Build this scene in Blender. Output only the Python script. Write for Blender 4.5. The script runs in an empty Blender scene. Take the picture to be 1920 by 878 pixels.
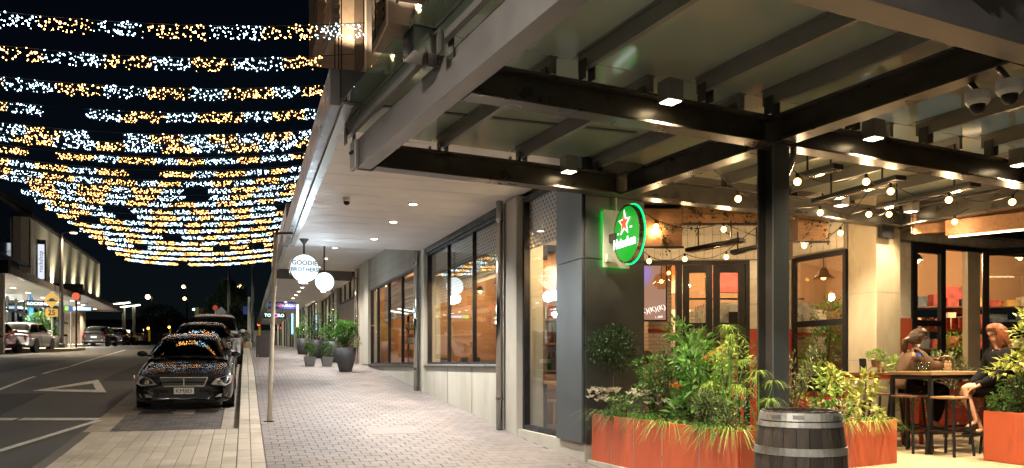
import bpy, math, random
import numpy as np
from mathutils import Vector, Matrix
R = math.radians
random.seed(7)
sc = bpy.context.scene
col = sc.collection
# ---------------------------------------------------------------- camera
F = 1486.0                                   # focal length in photo pixels (photo is 1920 wide)
cam = bpy.data.cameras.new('camera'); camo = bpy.data.objects.new('camera', cam); col.objects.link(camo)
cam.sensor_width = 36; cam.lens = 36 * F / 1920; cam.shift_y = 244 / 1920
cam.clip_start = .05; cam.clip_end = 1500
camo.rotation_euler = (R(90), 0, 0); sc.camera = camo
# ---------------------------------------------------------------- night sky, faint moon
w = bpy.data.worlds.new('World'); sc.world = w; w.use_nodes = True
nt = w.node_tree; sky = nt.nodes.new('ShaderNodeTexSky'); sky.sky_type = 'NISHITA'; sky.sun_disc = False
sky.sun_elevation = R(30); sky.ozone_density = 6; sky.sun_rotation = R(200)      # the moon, high behind the camera
nt.nodes['Background'].inputs[1].default_value = 0.0009
nt.links.new(sky.outputs[0], nt.nodes['Background'].inputs[0])
sl = bpy.data.lights.new('sun', 'SUN'); sl.energy = .012; sl.angle = R(2); sl.color = (.8, .88, 1)
so = bpy.data.objects.new('sun', sl); col.objects.link(so); so.rotation_euler = (R(60), 0, R(-20))
sc.view_settings.view_transform = 'Standard'; sc.view_settings.look = 'None'
sc.view_settings.exposure = .28; sc.view_settings.gamma = 1
sc.cycles.use_denoising = True; sc.cycles.max_bounces = 7; sc.cycles.diffuse_bounces = 3
sc.cycles.glossy_bounces = 4; sc.cycles.transparent_max_bounces = 16; sc.cycles.transmission_bounces = 4
sc.cycles.caustics_reflective = False; sc.cycles.caustics_refractive = False
sc.cycles.sample_clamp_indirect = 3.0; sc.cycles.sample_clamp_direct = 0
# ---------------------------------------------------------------- helpers
def px(x, y, Y): return Vector(((x - 960) * Y / F, Y, (683 - y) * Y / F))
TS = R(18.6); cs, sn = math.cos(TS), math.sin(TS)
GS = [-20, 0, 5, 9.3, 12.1, 17.5, 24, 30, 36, 43, 60, 80, 110, 200, 500]
GZ = [-2.3, -1.62, -1.42, -1.22, -1.07, -.66, -.12, .16, .4, .66, 1.3, 1.9, 2.6, 4.2, 7]
def G(s): return float(np.mean([np.interp(s + k, GS, GZ) for k in (-1.5, -.75, 0, .75, 1.5)]))
def S(t, s, dz=0): return Vector((t * cs - s * sn, t * sn + s * cs, G(s) + dz))
def ts_of(X, Y): return (X * cs + Y * sn, -X * sn + Y * cs)
def GXY(X, Y): return G(ts_of(X, Y)[1])
def slope(s): return math.atan((G(s + .5) - G(s - .5)))
class Frame:
    def __init__(s, x, y, deg): s.x, s.y, s.a = x, y, R(deg)
    def w(s, a, b, z=0): c, n = math.cos(s.a), math.sin(s.a); return Vector((s.x + a * c - b * n, s.y + a * n + b * c, z))
    def g(s, a, b): p = s.w(a, b); return GXY(p.x, p.y)
FA = Frame(-.146, 12.8, 19.9)                # shop facade: a into the building, b along it uphill
CO = Frame(2.52, 7.65, 26.3)                 # corner steel canopy: a right, b away
FLOOR = -1.145                               # terrace floor
class MB:
    def __init__(s): s.v = []; s.f = []
    def add(s, vs, fs):
        n = len(s.v); s.v += [tuple(v) for v in vs]; s.f += [tuple(i + n for i in f) for f in fs]; return s
    def box(s, c, d, rz=0, rx=0, ry=0):
        M = Matrix.Translation(c) @ Matrix.Rotation(rz, 4, 'Z') @ Matrix.Rotation(ry, 4, 'Y') @ Matrix.Rotation(rx, 4, 'X')
        vs = [M @ Vector((x * d[0] / 2, y * d[1] / 2, z * d[2] / 2)) for x in (-1, 1) for y in (-1, 1) for z in (-1, 1)]
        return s.add(vs, [(0, 1, 3, 2), (4, 6, 7, 5), (0, 4, 5, 1), (2, 3, 7, 6), (0, 2, 6, 4), (1, 5, 7, 3)])
    def b2(s, x0, x1, y0, y1, z0, z1): return s.box(((x0 + x1) / 2, (y0 + y1) / 2, (z0 + z1) / 2), (abs(x1 - x0), abs(y1 - y0), abs(z1 - z0)))
    def bar(s, p, q, w, h, up=(0, 0, 1)):
        p, q = Vector(p), Vector(q); d = (q - p).normalized(); sd = d.cross(Vector(up)).normalized(); u = sd.cross(d)
        vs = [b + sd * (i * w / 2) + u * (j * h / 2) for b in (p, q) for i in (-1, 1) for j in (-1, 1)]
        return s.add(vs, [(0, 1, 3, 2), (4, 6, 7, 5), (0, 4, 5, 1), (2, 3, 7, 6), (0, 2, 6, 4), (1, 5, 7, 3)])
    def tube(s, pts, r, n=8, caps=True):
        pts = [Vector(p) for p in pts]; rr = r if isinstance(r, (list, tuple)) else [r] * len(pts); vs = []
        for i, p in enumerate(pts):
            d = (pts[min(i + 1, len(pts) - 1)] - pts[max(i - 1, 0)]).normalized()
            a = d.cross(Vector((0, 0, 1)) if abs(d.z) < .9 else Vector((0, 1, 0))).normalized(); b = d.cross(a)
            vs += [p + (a * math.cos(2 * math.pi * k / n) + b * math.sin(2 * math.pi * k / n)) * rr[i] for k in range(n)]
        fs = [(i * n + k, i * n + (k + 1) % n, (i + 1) * n + (k + 1) % n, (i + 1) * n + k) for i in range(len(pts) - 1) for k in range(n)]
        if caps: fs += [tuple(range(n))[::-1], tuple((len(pts) - 1) * n + k for k in range(n))]
        return s.add(vs, fs)
    def lathe(s, prof, n=24, c=(0, 0, 0), M=None, caps=True):
        c = Vector(c); vs = []
        for r, z in prof:
            for k in range(n):
                v = Vector((r * math.cos(2 * math.pi * k / n), r * math.sin(2 * math.pi * k / n), z)); vs.append((M @ v if M else v) + c)
        fs = [(i * n + k, i * n + (k + 1) % n, (i + 1) * n + (k + 1) % n, (i + 1) * n + k) for i in range(len(prof) - 1) for k in range(n)]
        if caps and prof[0][0] > .002: fs.append(tuple(range(n))[::-1])
        if caps and prof[-1][0] > .002: fs.append(tuple((len(prof) - 1) * n + k for k in range(n)))
        return s.add(vs, fs)
    def ball(s, c, r, n=10, m=6, sq=(1, 1, 1)):
        pr = [(math.sin(math.pi * i / m), -math.cos(math.pi * i / m)) for i in range(m + 1)]
        pr[0] = (.001, -1); pr[-1] = (.001, 1)
        M = Matrix.Diagonal((r * sq[0], r * sq[1], r * sq[2])).to_4x4()
        return s.lathe(pr, n, c, M)
    def prism(s, poly, d):                    # 3-D polygon extruded by vector d
        d = Vector(d); n = len(poly); p = [Vector(q) for q in poly]
        return s.add(p + [q + d for q in p], [tuple(range(n))[::-1], tuple(range(n, 2 * n))] + [(i, (i + 1) % n, n + (i + 1) % n, n + i) for i in range(n)])
    def grid(s, P):                           # rows of points
        n, m = len(P), len(P[0]); return s.add([q for r in P for q in r], [(i * m + j, i * m + j + 1, (i + 1) * m + j + 1, (i + 1) * m + j) for i in range(n - 1) for j in range(m - 1)])
    def me(s, name):
        m = bpy.data.meshes.new(name); m.from_pydata(s.v, [], s.f); m.update(); return m
def obj(name, mesh, mat, parent=None, loc=(0, 0, 0), rot=(0, 0, 0), smooth=False, kind=None, label=None, sub=0, bev=0):
    if isinstance(mesh, MB): mesh = mesh.me(name)
    if mat and not mesh.materials: mesh.materials.append(mat)
    if smooth: mesh.shade_smooth() if hasattr(mesh, 'shade_smooth') else None
    o = bpy.data.objects.new(name, mesh); col.objects.link(o); o.location = loc; o.rotation_euler = rot
    if parent: o.parent = parent
    if kind: o['kind'] = kind
    if label: o['label'] = label
    if bev: m = o.modifiers.new('bevel', 'BEVEL'); m.width = bev; m.segments = 2; m.limit_method = 'ANGLE'
    if sub: m = o.modifiers.new('subsurf', 'SUBSURF'); m.levels = sub; m.render_levels = sub
    return o
def tag(o, label, cat, group=None):
    o['label'] = label; o['category'] = cat
    if group: o['group'] = group
    return o
def thing(name, label, cat, loc=(0, 0, 0), rz=0, group=None, rx=0):
    o = bpy.data.objects.new(name, None); col.objects.link(o); o.empty_display_size = .1
    o.location = loc; o.rotation_euler = (rx, 0, rz); return tag(o, label, cat, group)
def fthing(fr, name, label, cat, a=0, b=0, z=0, group=None): return thing(name, label, cat, fr.w(a, b, z), fr.a, group)
def copy_tree(o, parent=None):
    c = o.copy(); col.objects.link(c); c.parent = parent
    for ch in list(o.children): copy_tree(ch, c)
    return c
LE = 7.0
def lamp(kind, parent, loc, energy, color, size=.05, rot=(0, 0, 0), spot=None, blend=.6, name='lamp_light', shape=None):
    l = bpy.data.lights.new(name, kind); l.energy = energy * LE; l.color = color
    if kind == 'AREA':
        l.size = size
        if shape: l.shape = 'RECTANGLE'; l.size_y = shape
    elif kind == 'SPOT': l.shadow_soft_size = size; l.spot_size = R(spot); l.spot_blend = blend
    else: l.shadow_soft_size = size
    o = bpy.data.objects.new(name, l); col.objects.link(o); o.location = loc; o.rotation_euler = rot
    if parent: o.parent = parent
    return o
def text(name, body, size, mat, parent, loc, rot=(R(90), 0, 0), ext=.002, align='CENTER', sx=1, bold=0):
    c = bpy.data.curves.new(name, 'FONT'); c.body = body; c.size = size; c.extrude = ext; c.align_x = align; c.align_y = 'CENTER'; c.offset = bold; c.resolution_u = 3
    t = bpy.data.objects.new(name, c); col.objects.link(t); dg = bpy.context.evaluated_depsgraph_get()
    m = bpy.data.meshes.new_from_object(t.evaluated_get(dg)); bpy.data.objects.remove(t); bpy.data.curves.remove(c)
    m.materials.clear(); o = obj(name, m, mat, parent, loc, rot); o.scale = (sx, 1, 1); return o
# ---------------------------------------------------------------- materials
def _mat(name):
    m = bpy.data.materials.new(name); m.use_nodes = True; return m, m.node_tree, m.node_tree.nodes, m.node_tree.links, m.node_tree.nodes['Principled BSDF']
def mat(name, base, rough=.6, metal=0, var=.12, scale=6, bump=0, bscale=40, coat=0, emit=0, ecol=None, spec=None, stain=None, sscale=1.2, stretch=(1, 1, 1), island=0, rvar=.1, world=False, gum=0):
    m, t, N, L, B = _mat(name)
    B.inputs['Roughness'].default_value = rough; B.inputs['Metallic'].default_value = metal
    if coat: B.inputs['Coat Weight'].default_value = coat; B.inputs['Coat Roughness'].default_value = .07
    if spec is not None: B.inputs['Specular IOR Level'].default_value = spec
    base = tuple(base) + (1,); B.inputs['Base Color'].default_value = base
    if var or stain or bump:
        tc = N.new('ShaderNodeTexCoord'); mp = N.new('ShaderNodeMapping'); mp.inputs['Scale'].default_value = stretch; L.new((N.new('ShaderNodeNewGeometry').outputs['Position'] if world else tc.outputs['Object']), mp.inputs[0])
    last = None
    if var:
        n = N.new('ShaderNodeTexNoise'); n.inputs['Scale'].default_value = scale; n.inputs['Detail'].default_value = 6; L.new(mp.outputs[0], n.inputs[0])
        mr = N.new('ShaderNodeMapRange'); mr.inputs[1].default_value = .3; mr.inputs[2].default_value = .7; mr.inputs[3].default_value = 1 - var; mr.inputs[4].default_value = 1 + var; L.new(n.outputs[0], mr.inputs[0])
        mx = N.new('ShaderNodeVectorMath'); mx.operation = 'SCALE'; mx.inputs[0].default_value = base[:3]; L.new(mr.outputs[0], mx.inputs['Scale']); last = mx.outputs[0]
        if rvar:
            m2 = N.new('ShaderNodeMapRange'); m2.inputs[1].default_value = .3; m2.inputs[2].default_value = .7; m2.inputs[3].default_value = max(.02, rough - rvar); m2.inputs[4].default_value = min(1, rough + rvar); L.new(n.outputs[0], m2.inputs[0]); L.new(m2.outputs[0], B.inputs['Roughness'])
    if island:
        g = N.new('ShaderNodeNewGeometry'); o = N.new('ShaderNodeObjectInfo'); a = N.new('ShaderNodeMath'); a.operation = 'ADD'; L.new(g.outputs['Random Per Island'], a.inputs[0]); L.new(o.outputs['Random'], a.inputs[1])
        fr = N.new('ShaderNodeMath'); fr.operation = 'FRACT'; L.new(a.outputs[0], fr.inputs[0])
        mr = N.new('ShaderNodeMapRange'); mr.inputs[3].default_value = 1 - island; mr.inputs[4].default_value = 1 + island; L.new(fr.outputs[0], mr.inputs[0])
        mx = N.new('ShaderNodeVectorMath'); mx.operation = 'SCALE'; L.new(mr.outputs[0], mx.inputs['Scale'])
        if last: L.new(last, mx.inputs[0])
        else: mx.inputs[0].default_value = base[:3]
        last = mx.outputs[0]
    if stain:
        n = N.new('ShaderNodeTexNoise'); n.inputs['Scale'].default_value = sscale; n.inputs['Detail'].default_value = 8; n.inputs['Roughness'].default_value = .7; L.new(mp.outputs[0], n.inputs[0])
        mr = N.new('ShaderNodeMapRange'); mr.inputs[1].default_value = .52; mr.inputs[2].default_value = .72; L.new(n.outputs[0], mr.inputs[0])
        mi = N.new('ShaderNodeMix'); mi.data_type = 'RGBA'; L.new(mr.outputs[0], mi.inputs['Factor']); mi.inputs['B'].default_value = tuple(stain) + (1,)
        if last: L.new(last, mi.inputs['A'])
        else: mi.inputs['A'].default_value = base
        last = mi.outputs['Result']
    if gum:
        v = N.new('ShaderNodeTexVoronoi'); v.inputs['Scale'].default_value = gum; L.new(mp.outputs[0], v.inputs[0])
        mr = N.new('ShaderNodeMapRange'); mr.inputs[1].default_value = .05; mr.inputs[2].default_value = .075; mr.inputs[3].default_value = .55; mr.inputs[4].default_value = 1; L.new(v.outputs['Distance'], mr.inputs[0])
        mx = N.new('ShaderNodeVectorMath'); mx.operation = 'SCALE'; L.new(last, mx.inputs[0]); L.new(mr.outputs[0], mx.inputs['Scale']); last = mx.outputs[0]
    if last: L.new(last, B.inputs['Base Color'])
    if bump:
        n = N.new('ShaderNodeTexNoise'); n.inputs['Scale'].default_value = bscale; n.inputs['Detail'].default_value = 4; L.new(mp.outputs[0], n.inputs[0])
        b = N.new('ShaderNodeBump'); b.inputs['Strength'].default_value = bump; b.inputs['Distance'].default_value = .01; L.new(n.outputs[0], b.inputs['Height']); L.new(b.outputs[0], B.inputs['Normal'])
    if emit: B.inputs['Emission Color'].default_value = tuple(ecol or base[:3]) + (1,); B.inputs['Emission Strength'].default_value = emit
    return m
def emis(name, c, s, sample=True):
    m, t, N, L, B = _mat(name); B.inputs['Base Color'].default_value = tuple(.25 * v for v in c) + (1,); B.inputs['Emission Color'].default_value = tuple(c) + (1,); B.inputs['Emission Strength'].default_value = s
    if not sample: m.cycles.emission_sampling = 'NONE'
    return m
def glass(name, tint=(.95, .97, .96), r0=.06, r1=.75, rough=.01, haze=0, hcol=(.5, .6, .5)):
    m, t, N, L, B = _mat(name); N.remove(B); out = N['Material Output']
    tr = N.new('ShaderNodeBsdfTransparent'); tr.inputs[0].default_value = tint + (1,)
    gl = N.new('ShaderNodeBsdfGlossy'); gl.inputs['Roughness'].default_value = rough
    lw = N.new('ShaderNodeLayerWeight'); lw.inputs[0].default_value = .5
    p = N.new('ShaderNodeMath'); p.operation = 'POWER'; p.inputs[1].default_value = 3.5; L.new(lw.outputs['Facing'], p.inputs[0])
    mr = N.new('ShaderNodeMapRange'); mr.inputs[3].default_value = r0; mr.inputs[4].default_value = r1; L.new(p.outputs[0], mr.inputs[0])
    mx = N.new('ShaderNodeMixShader'); L.new(mr.outputs[0], mx.inputs[0]); L.new(gl.outputs[0], mx.inputs[2])
    if haze:
        d = N.new('ShaderNodeBsdfDiffuse'); d.inputs[0].default_value = hcol + (1,); tl = N.new('ShaderNodeBsdfTranslucent'); tl.inputs[0].default_value = hcol + (1,)
        dm = N.new('ShaderNodeMixShader'); L.new(d.outputs[0], dm.inputs[1]); L.new(tl.outputs[0], dm.inputs[2])
        h = N.new('ShaderNodeMixShader'); h.inputs[0].default_value = haze; L.new(tr.outputs[0], h.inputs[1]); L.new(dm.outputs[0], h.inputs[2]); L.new(h.outputs[0], mx.inputs[1])
    else: L.new(tr.outputs[0], mx.inputs[1])
    L.new(mx.outputs[0], out.inputs[0]); return m
def leafmat(name, c, var=.45, trans=.25, rough=.45):
    m, t, N, L, B = _mat(name); B.inputs['Roughness'].default_value = rough; B.inputs['Specular IOR Level'].default_value = .35
    g = N.new('ShaderNodeNewGeometry'); mr = N.new('ShaderNodeMapRange'); mr.inputs[3].default_value = 1 - var; mr.inputs[4].default_value = 1 + var; L.new(g.outputs['Random Per Island'], mr.inputs[0])
    mx = N.new('ShaderNodeVectorMath'); mx.operation = 'SCALE'; mx.inputs[0].default_value = c; L.new(mr.outputs[0], mx.inputs['Scale']); L.new(mx.outputs[0], B.inputs['Base Color'])
    tl = N.new('ShaderNodeBsdfTranslucent'); L.new(mx.outputs[0], tl.inputs[0]); ms = N.new('ShaderNodeMixShader'); ms.inputs[0].default_value = trans
    L.new(B.outputs[0], ms.inputs[1]); L.new(tl.outputs[0], ms.inputs[2]); L.new(ms.outputs[0], N['Material Output'].inputs[0]); return m
def brickmat(name, c1, c2, mortar, bw, bh, msize=.01, rough=.5, bump=.3, offset=.5, rot=(0, 0, 0)):
    m, t, N, L, B = _mat(name); B.inputs['Roughness'].default_value = rough
    tc = N.new('ShaderNodeTexCoord'); mp = N.new('ShaderNodeMapping'); mp.inputs['Rotation'].default_value = rot; L.new(tc.outputs['Object'], mp.inputs[0])
    b = N.new('ShaderNodeTexBrick'); b.offset = offset; b.inputs['Color1'].default_value = c1 + (1,); b.inputs['Color2'].default_value = c2 + (1,); b.inputs['Mortar'].default_value = mortar + (1,)
    b.inputs['Scale'].default_value = 1; b.inputs['Mortar Size'].default_value = msize; b.inputs['Brick Width'].default_value = bw; b.inputs['Row Height'].default_value = bh
    L.new(mp.outputs[0], b.inputs[0]); L.new(b.outputs[0], B.inputs['Base Color'])
    bp = N.new('ShaderNodeBump'); bp.inputs['Strength'].default_value = bump; bp.inputs['Distance'].default_value = .01; bp.invert = True; L.new(b.outputs['Fac'], bp.inputs['Height']); L.new(bp.outputs[0], B.inputs['Normal'])
    return m
WARM = (1, .68, .35); WARM2 = (1, .78, .50); NEUT = (1, .9, .75); COOL = (.72, .87, 1)
m_asph = mat('asphalt', (.07, .067, .065), .7, var=.3, scale=1.2, bump=.6, bscale=140, stain=(.032, .031, .031), sscale=.35, world=True)
m_base = mat('bedding', (.115, .102, .09), .9, bump=.3)
m_pave = mat('grey_paver', (.185, .160, .147), .62, var=.22, scale=.9, bump=.35, bscale=90, island=.10, stain=(.108, .096, .09), sscale=.55, world=True, gum=2.2)
m_tile = mat('pale_paver', (.42, .37, .29), .65, var=.12, scale=3, bump=.3, bscale=90, island=.1, stain=(.26, .215, .165), sscale=.9, world=True, gum=2.0)
m_cob = mat('dark_cobble', (.10, .09, .08), .7, var=.2, scale=5, bump=.6, bscale=60, island=.3)
m_kerb = mat('kerb_concrete', (.33, .28, .21), .75, var=.2, scale=3, bump=.4, bscale=60, stain=(.2, .17, .13), sscale=2)
m_conc = mat('pale_concrete', (.44, .42, .35), .7, var=.12, scale=2.2, bump=.25, bscale=30, stain=(.33, .30, .23), sscale=1.6, stretch=(1, 1, .35))
m_concd = mat('board_concrete', (.40, .34, .24), .75, var=.16, scale=3, bump=.3, bscale=25, stain=(.27, .22, .14), sscale=2, stretch=(1, 1, .4))
m_white = mat('road_paint', (.55, .55, .52), .6, var=.3, scale=9, bump=.3, bscale=120)
m_steel = mat('grey_steel', (.21, .20, .195), .4, metal=.3, var=.12, scale=3, bump=.06, bscale=25)
m_ibeam = mat('beam_steel', (.075, .068, .06), .34, metal=.5, var=.2, scale=4, bump=.06, bscale=25, stain=(.05, .043, .036), sscale=1.5)
m_dsteel = mat('dark_steel', (.05, .048, .046), .4, metal=.3, var=.15, scale=4)
m_black = mat('black_frame', (.014, .014, .016), .45, var=.15, spec=.25)
m_chrome = mat('polished_steel', (.62, .6, .55), .16, metal=1, var=.06, scale=3)
m_soff = mat('soffit_panel', (.84, .80, .77), .55, var=.05, scale=2, island=.03)
m_fasc = mat('canopy_fascia', (.13, .12, .115), .35, metal=.4, var=.1)
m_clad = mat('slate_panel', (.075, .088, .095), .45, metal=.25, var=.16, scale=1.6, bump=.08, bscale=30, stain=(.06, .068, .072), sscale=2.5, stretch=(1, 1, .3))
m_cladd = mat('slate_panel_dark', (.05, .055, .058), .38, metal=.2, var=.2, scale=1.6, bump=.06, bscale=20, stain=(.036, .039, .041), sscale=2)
m_orange = mat('orange_planter', (.50, .105, .045), .5, var=.16, scale=2, bump=.12, bscale=18, stain=(.28, .07, .042), sscale=2.2, stretch=(1, 1, .3))
m_orwall = mat('orange_wall', (.58, .24, .085), .8, var=.05)
m_redw = mat('red_wall', (.45, .055, .03), .6, var=.1)
m_tan = mat('warm_plaster', (.26, .145, .078), .8, var=.06)
m_room = mat('cream_plaster', (.62, .55, .44), .85, var=.06)
m_wood = mat('oiled_wood', (.30, .15, .065), .5, var=.3, scale=4, stretch=(1, 8, 8), bump=.15)
m_woodd = mat('dark_wood', (.11, .055, .028), .5, var=.3, scale=4, stretch=(8, 8, 1))
m_wtile = mat('white_tile', (.72, .66, .55), .28, var=.05, island=.06)
m_grout = mat('tile_grout', (.25, .22, .18), .9)
m_pot = mat('charcoal_pot', (.05, .05, .052), .6, var=.2, bump=.2)
m_potg = mat('stone_pot', (.16, .15, .145), .8, var=.4, scale=60, bump=.4, bscale=90)
m_soil = mat('soil', (.03, .02, .014), 1, bump=.8)
m_bark = mat('bark', (.07, .05, .03), .9, bump=.5)
m_rubber = mat('tyre_rubber', (.015, .015, .016), .75)
m_glass = glass('window_glass', r0=.07, r1=.7)
m_cglass = glass('canopy_glass', tint=(.62, .72, .62), r0=.06, r1=.5, rough=.09, haze=.62, hcol=(.68, .72, .60))
m_carglass = glass('car_glass', tint=(.30, .31, .28), r0=.16, r1=.8)
m_eglass = glass('edge_glass', tint=(.72, .84, .74), r0=.08, r1=.5, rough=.02, haze=.16, hcol=(.42, .48, .36))
m_drink = glass('clear_glass', tint=(.9, .95, .93), r0=.12, r1=.8)
e_down = emis('downlight_glow', (1, .84, .6), 22)
e_bulb = emis('festoon_glow', (1, .5, .13), 9)
e_box = emis('box_light_glow', (1, .78, .45), 16)
# ================================================================ GROUND
SS = [-12 + k for k in range(0, 60)] + [50 + 5 * k for k in range(12)] + [120, 160, 250, 400]
def strip(name, t0, t1, dz, mt, s0=-12, s1=400, thick=0, kind='structure', parent=None):
    ss = sorted({s0, s1} | {s for s in SS if s0 < s < s1}); m = MB()
    m.grid([[S(t1, s, dz), S(t0, s, dz)] for s in ss])
    if thick:
        m.grid([[S(t0, s, dz), S(t0, s, dz - thick)] for s in ss]); m.grid([[S(t1, s, dz - thick), S(t1, s, dz)] for s in ss])
        for s in (s0, s1): m.add([S(t0, s, dz), S(t1, s, dz), S(t1, s, dz - thick), S(t0, s, dz - thick)], [(0, 1, 2, 3)])
    return obj(name, m, mt, parent, kind=kind)
strip('ground', -160, 160, -.45, m_asph)
road = strip('road', -13, -2.42, -.14, m_asph)
strip('gutter_channel', -2.42, -2.04, -.136, m_kerb, 5)
bay = strip('parking_bay', -2.04, -.1, -.15, m_base, 13.1, 90)
pavement = strip('pavement', .24, 9, -.012, m_base, -6, 85)
kstrip = strip('kerb_strip', -.1, .24, -.012, m_base, -6, 85, thick=.16)
strip('kerb_gutter', -.38, -.102, -.128, m_kerb, 13.1, 80)
band = strip('crossing_band', -2.3, -.102, -.012, m_base, 2, 13.1, thick=.16)
def paver_mesh(a, b, h=.03, g=.0035):
    m = MB(); x, y = a / 2 - g, b / 2 - g; e = .005
    m.add([(-x, -y, -h), (x, -y, -h), (x, y, -h), (-x, y, -h), (-x, -y, -e), (x, -y, -e), (x, y, -e), (-x, y, -e), (-x + e, -y + e, 0), (x - e, -y + e, 0), (x - e, y - e, 0), (-x + e, y - e, 0)],
          [(0, 1, 5, 4), (1, 2, 6, 5), (2, 3, 7, 6), (3, 0, 4, 7), (4, 5, 9, 8), (5, 6, 10, 9), (6, 7, 11, 10), (7, 4, 8, 11), (8, 9, 10, 11)])
    return m
def lay(parent, name, t0, t1, s0, s1, a, b, mt, dz=0, most=300, bond=.5, cut=None):
    pm = paver_mesh(a, b); me = pm.me(name); me.materials.append(mt); rest = MB(); n = 0; r = 0; s = s0 + b / 2
    while s < s1:
        off = (r * bond % 1) * a; t = t0 + a / 2 + (off if off else 0)
        k0 = t0 - a + off; ts = [k0 + a / 2 + i * a for i in range(int((t1 - t0) / a) + 3)]
        for t in ts:
            lo, hi = max(t - a / 2, t0), min(t + a / 2, t1); fx = (hi - lo) / a
            if fx < .12: continue
            t = (lo + hi) / 2
            if cut and not cut(t, s): continue
            j = random.uniform(-.0015, .0015)
            if n < most:
                o = bpy.data.objects.new(name, me); col.objects.link(o); o.parent = parent; o.location = S(t, s, dz + j); o.rotation_euler = (slope(s), random.uniform(-.004, .004), TS); o.scale.x = fx
            else:
                M = Matrix.Translation(S(t, s, dz + j)) @ Matrix.Rotation(TS, 4, 'Z') @ Matrix.Rotation(slope(s), 4, 'X') @ Matrix.Diagonal((fx, 1, 1, 1))
                rest.add([M @ Vector(v) for v in pm.v], pm.f)
            n += 1
        s += b; r += 1
    if rest.v: obj(name + '_field', rest, mt, parent, kind='stuff')
def inshop(t, s):                     # keep pavers outside the building line
    p = S(t, s); d = Vector((p.x - FA.x, p.y - FA.y)); e = d.x * math.cos(FA.a) + d.y * math.sin(FA.a); b = -d.x * math.sin(FA.a) + d.y * math.cos(FA.a)
    return e < (.3 if b > -.6 else .05 if b > -3.1 else 1.9)
lay(pavement, 'paver', .24, 6.6, 7.6, 44, .20, .20, m_pave, cut=inshop)
lay(kstrip, 'kerb_tile', -.098, .237, 8, 62, .165, .5, m_tile, bond=0)
lay(band, 'band_tile', -2.15, -.104, 8, 13.05, .1705, .5, m_tile, bond=0)
lay(bay, 'cobble', -2.03, -.40, 13.14, 15.7, .2, .13, m_cob, dz=-.125, most=0)
lay(bay, 'cobble', -2.03, -.40, 16.4, 40, .2, .26, m_cob, dz=-.125, most=0)
# concrete slab with drain grate in front of the first parked car
dr = strip('drain_slab', -2.03, -.9, -.128, m_kerb, 15.7, 16.4)
g = MB()
for k in range(12): g.box((-.25 + k * .045, 0, 0), (.02, .36, .02))
g.b2(-.3, .3, -.2, -.18, -.01, .012); g.b2(-.3, .3, .18, .2, -.01, .012)
obj('drain_grate', g, m_dsteel, dr, S(-1.55, 16.0, -.12), (slope(16.0), 0, TS))
# manhole frame lines on the pavement
mh = thing('access_cover', 'square paved access cover set flush in the grey pavement', 'cover', S(2.2, 12.4, .002), TS, rx=0); mh.rotation_euler = (slope(12.4), 0, TS)
f = MB()
for x0, x1, y0, y1 in ((-.36, .36, -.37, -.35), (-.36, .36, .35, .37), (-.37, -.35, -.35, .35), (.35, .37, -.35, .35)): f.b2(x0, x1, y0, y1, -.004, .002)
obj('frame', f, m_kerb, mh); obj('cover_plate', MB().b2(-.345, .345, -.345, .345, -.004, .0005), m_pave, mh)
# road markings
def mark(name, pts, dz=-.134):
    m = MB(); v = []
    for (t, s) in pts: v.append(S(t, s, dz))
    m.add(v, [tuple(range(len(v)))]); return obj(name, m, m_white, road)
def line(name, a, b, wd, n=1):
    m = MB(); a, b = Vector(a), Vector(b); nn = max(1, int((b - a).length / 2)); d = (b - a).normalized(); pv = Vector((-d.y, d.x)) * wd / 2
    m.grid([[S(*((a + (b - a) * i / nn) - pv), -.134), S(*((a + (b - a) * i / nn) + pv), -.134)] for i in range(nn + 1)]); return obj(name, m, m_white, road)
def on_road(x, y):                    # photo pixel -> (t, s) on the road surface
    Y = 12.
    for _ in range(60):
        X = (x - 960) * Y / F; t, s = ts_of(X, Y); z = G(s) - .134; Y += (F * z / (683 - y) - Y) * .0 if abs(683 - y) < 1e-6 else 0
        f0 = (683 - y) * Y / F - z
        Y2 = Y + .01; t2, s2 = ts_of((x - 960) * Y2 / F, Y2); f1 = (683 - y) * Y2 / F - (G(s2) - .134)
        if abs(f1 - f0) < 1e-9: break
        Y = max(4, min(90, Y - f0 * .01 / (f1 - f0) * .7))
    return Vector(ts_of((x - 960) * Y / F, Y))
o_, i_ = [on_road(60, 733), on_road(200, 736), on_road(184, 712)], [on_road(96, 730), on_road(180, 731), on_road(174, 719)]
for k in range(3): mark('yield_triangle_bar', [o_[k], o_[(k + 1) % 3], i_[(k + 1) % 3], i_[k]])
line('stop_line', on_road(38, 786), on_road(186, 786), .28); line('stop_line', on_road(-20, 786), on_road(30, 786), .28)
line('edge_line', on_road(-10, 848), on_road(186, 788), .12)
line('centre_line', on_road(-10, 734), on_road(130, 688), .10); line('centre_line', on_road(133, 687), on_road(236, 656), .10)
m_patch = mat('asphalt_patch', (.03, .029, .029), .8, var=.2, bump=.6, bscale=120, world=True)
for ta, tb, sa, sb in ((-5.6, -4.1, 14, 19.5), (-7.6, -6.2, 24, 33), (-3.4, -2.5, 22, 30)):
    m = MB(); nn = 6; m.grid([[S(tb, sa + (sb - sa) * k / nn, -.1365), S(ta, sa + (sb - sa) * k / nn, -.1365)] for k in range(nn + 1)]); obj('asphalt_patch', m, m_patch, road)
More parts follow.
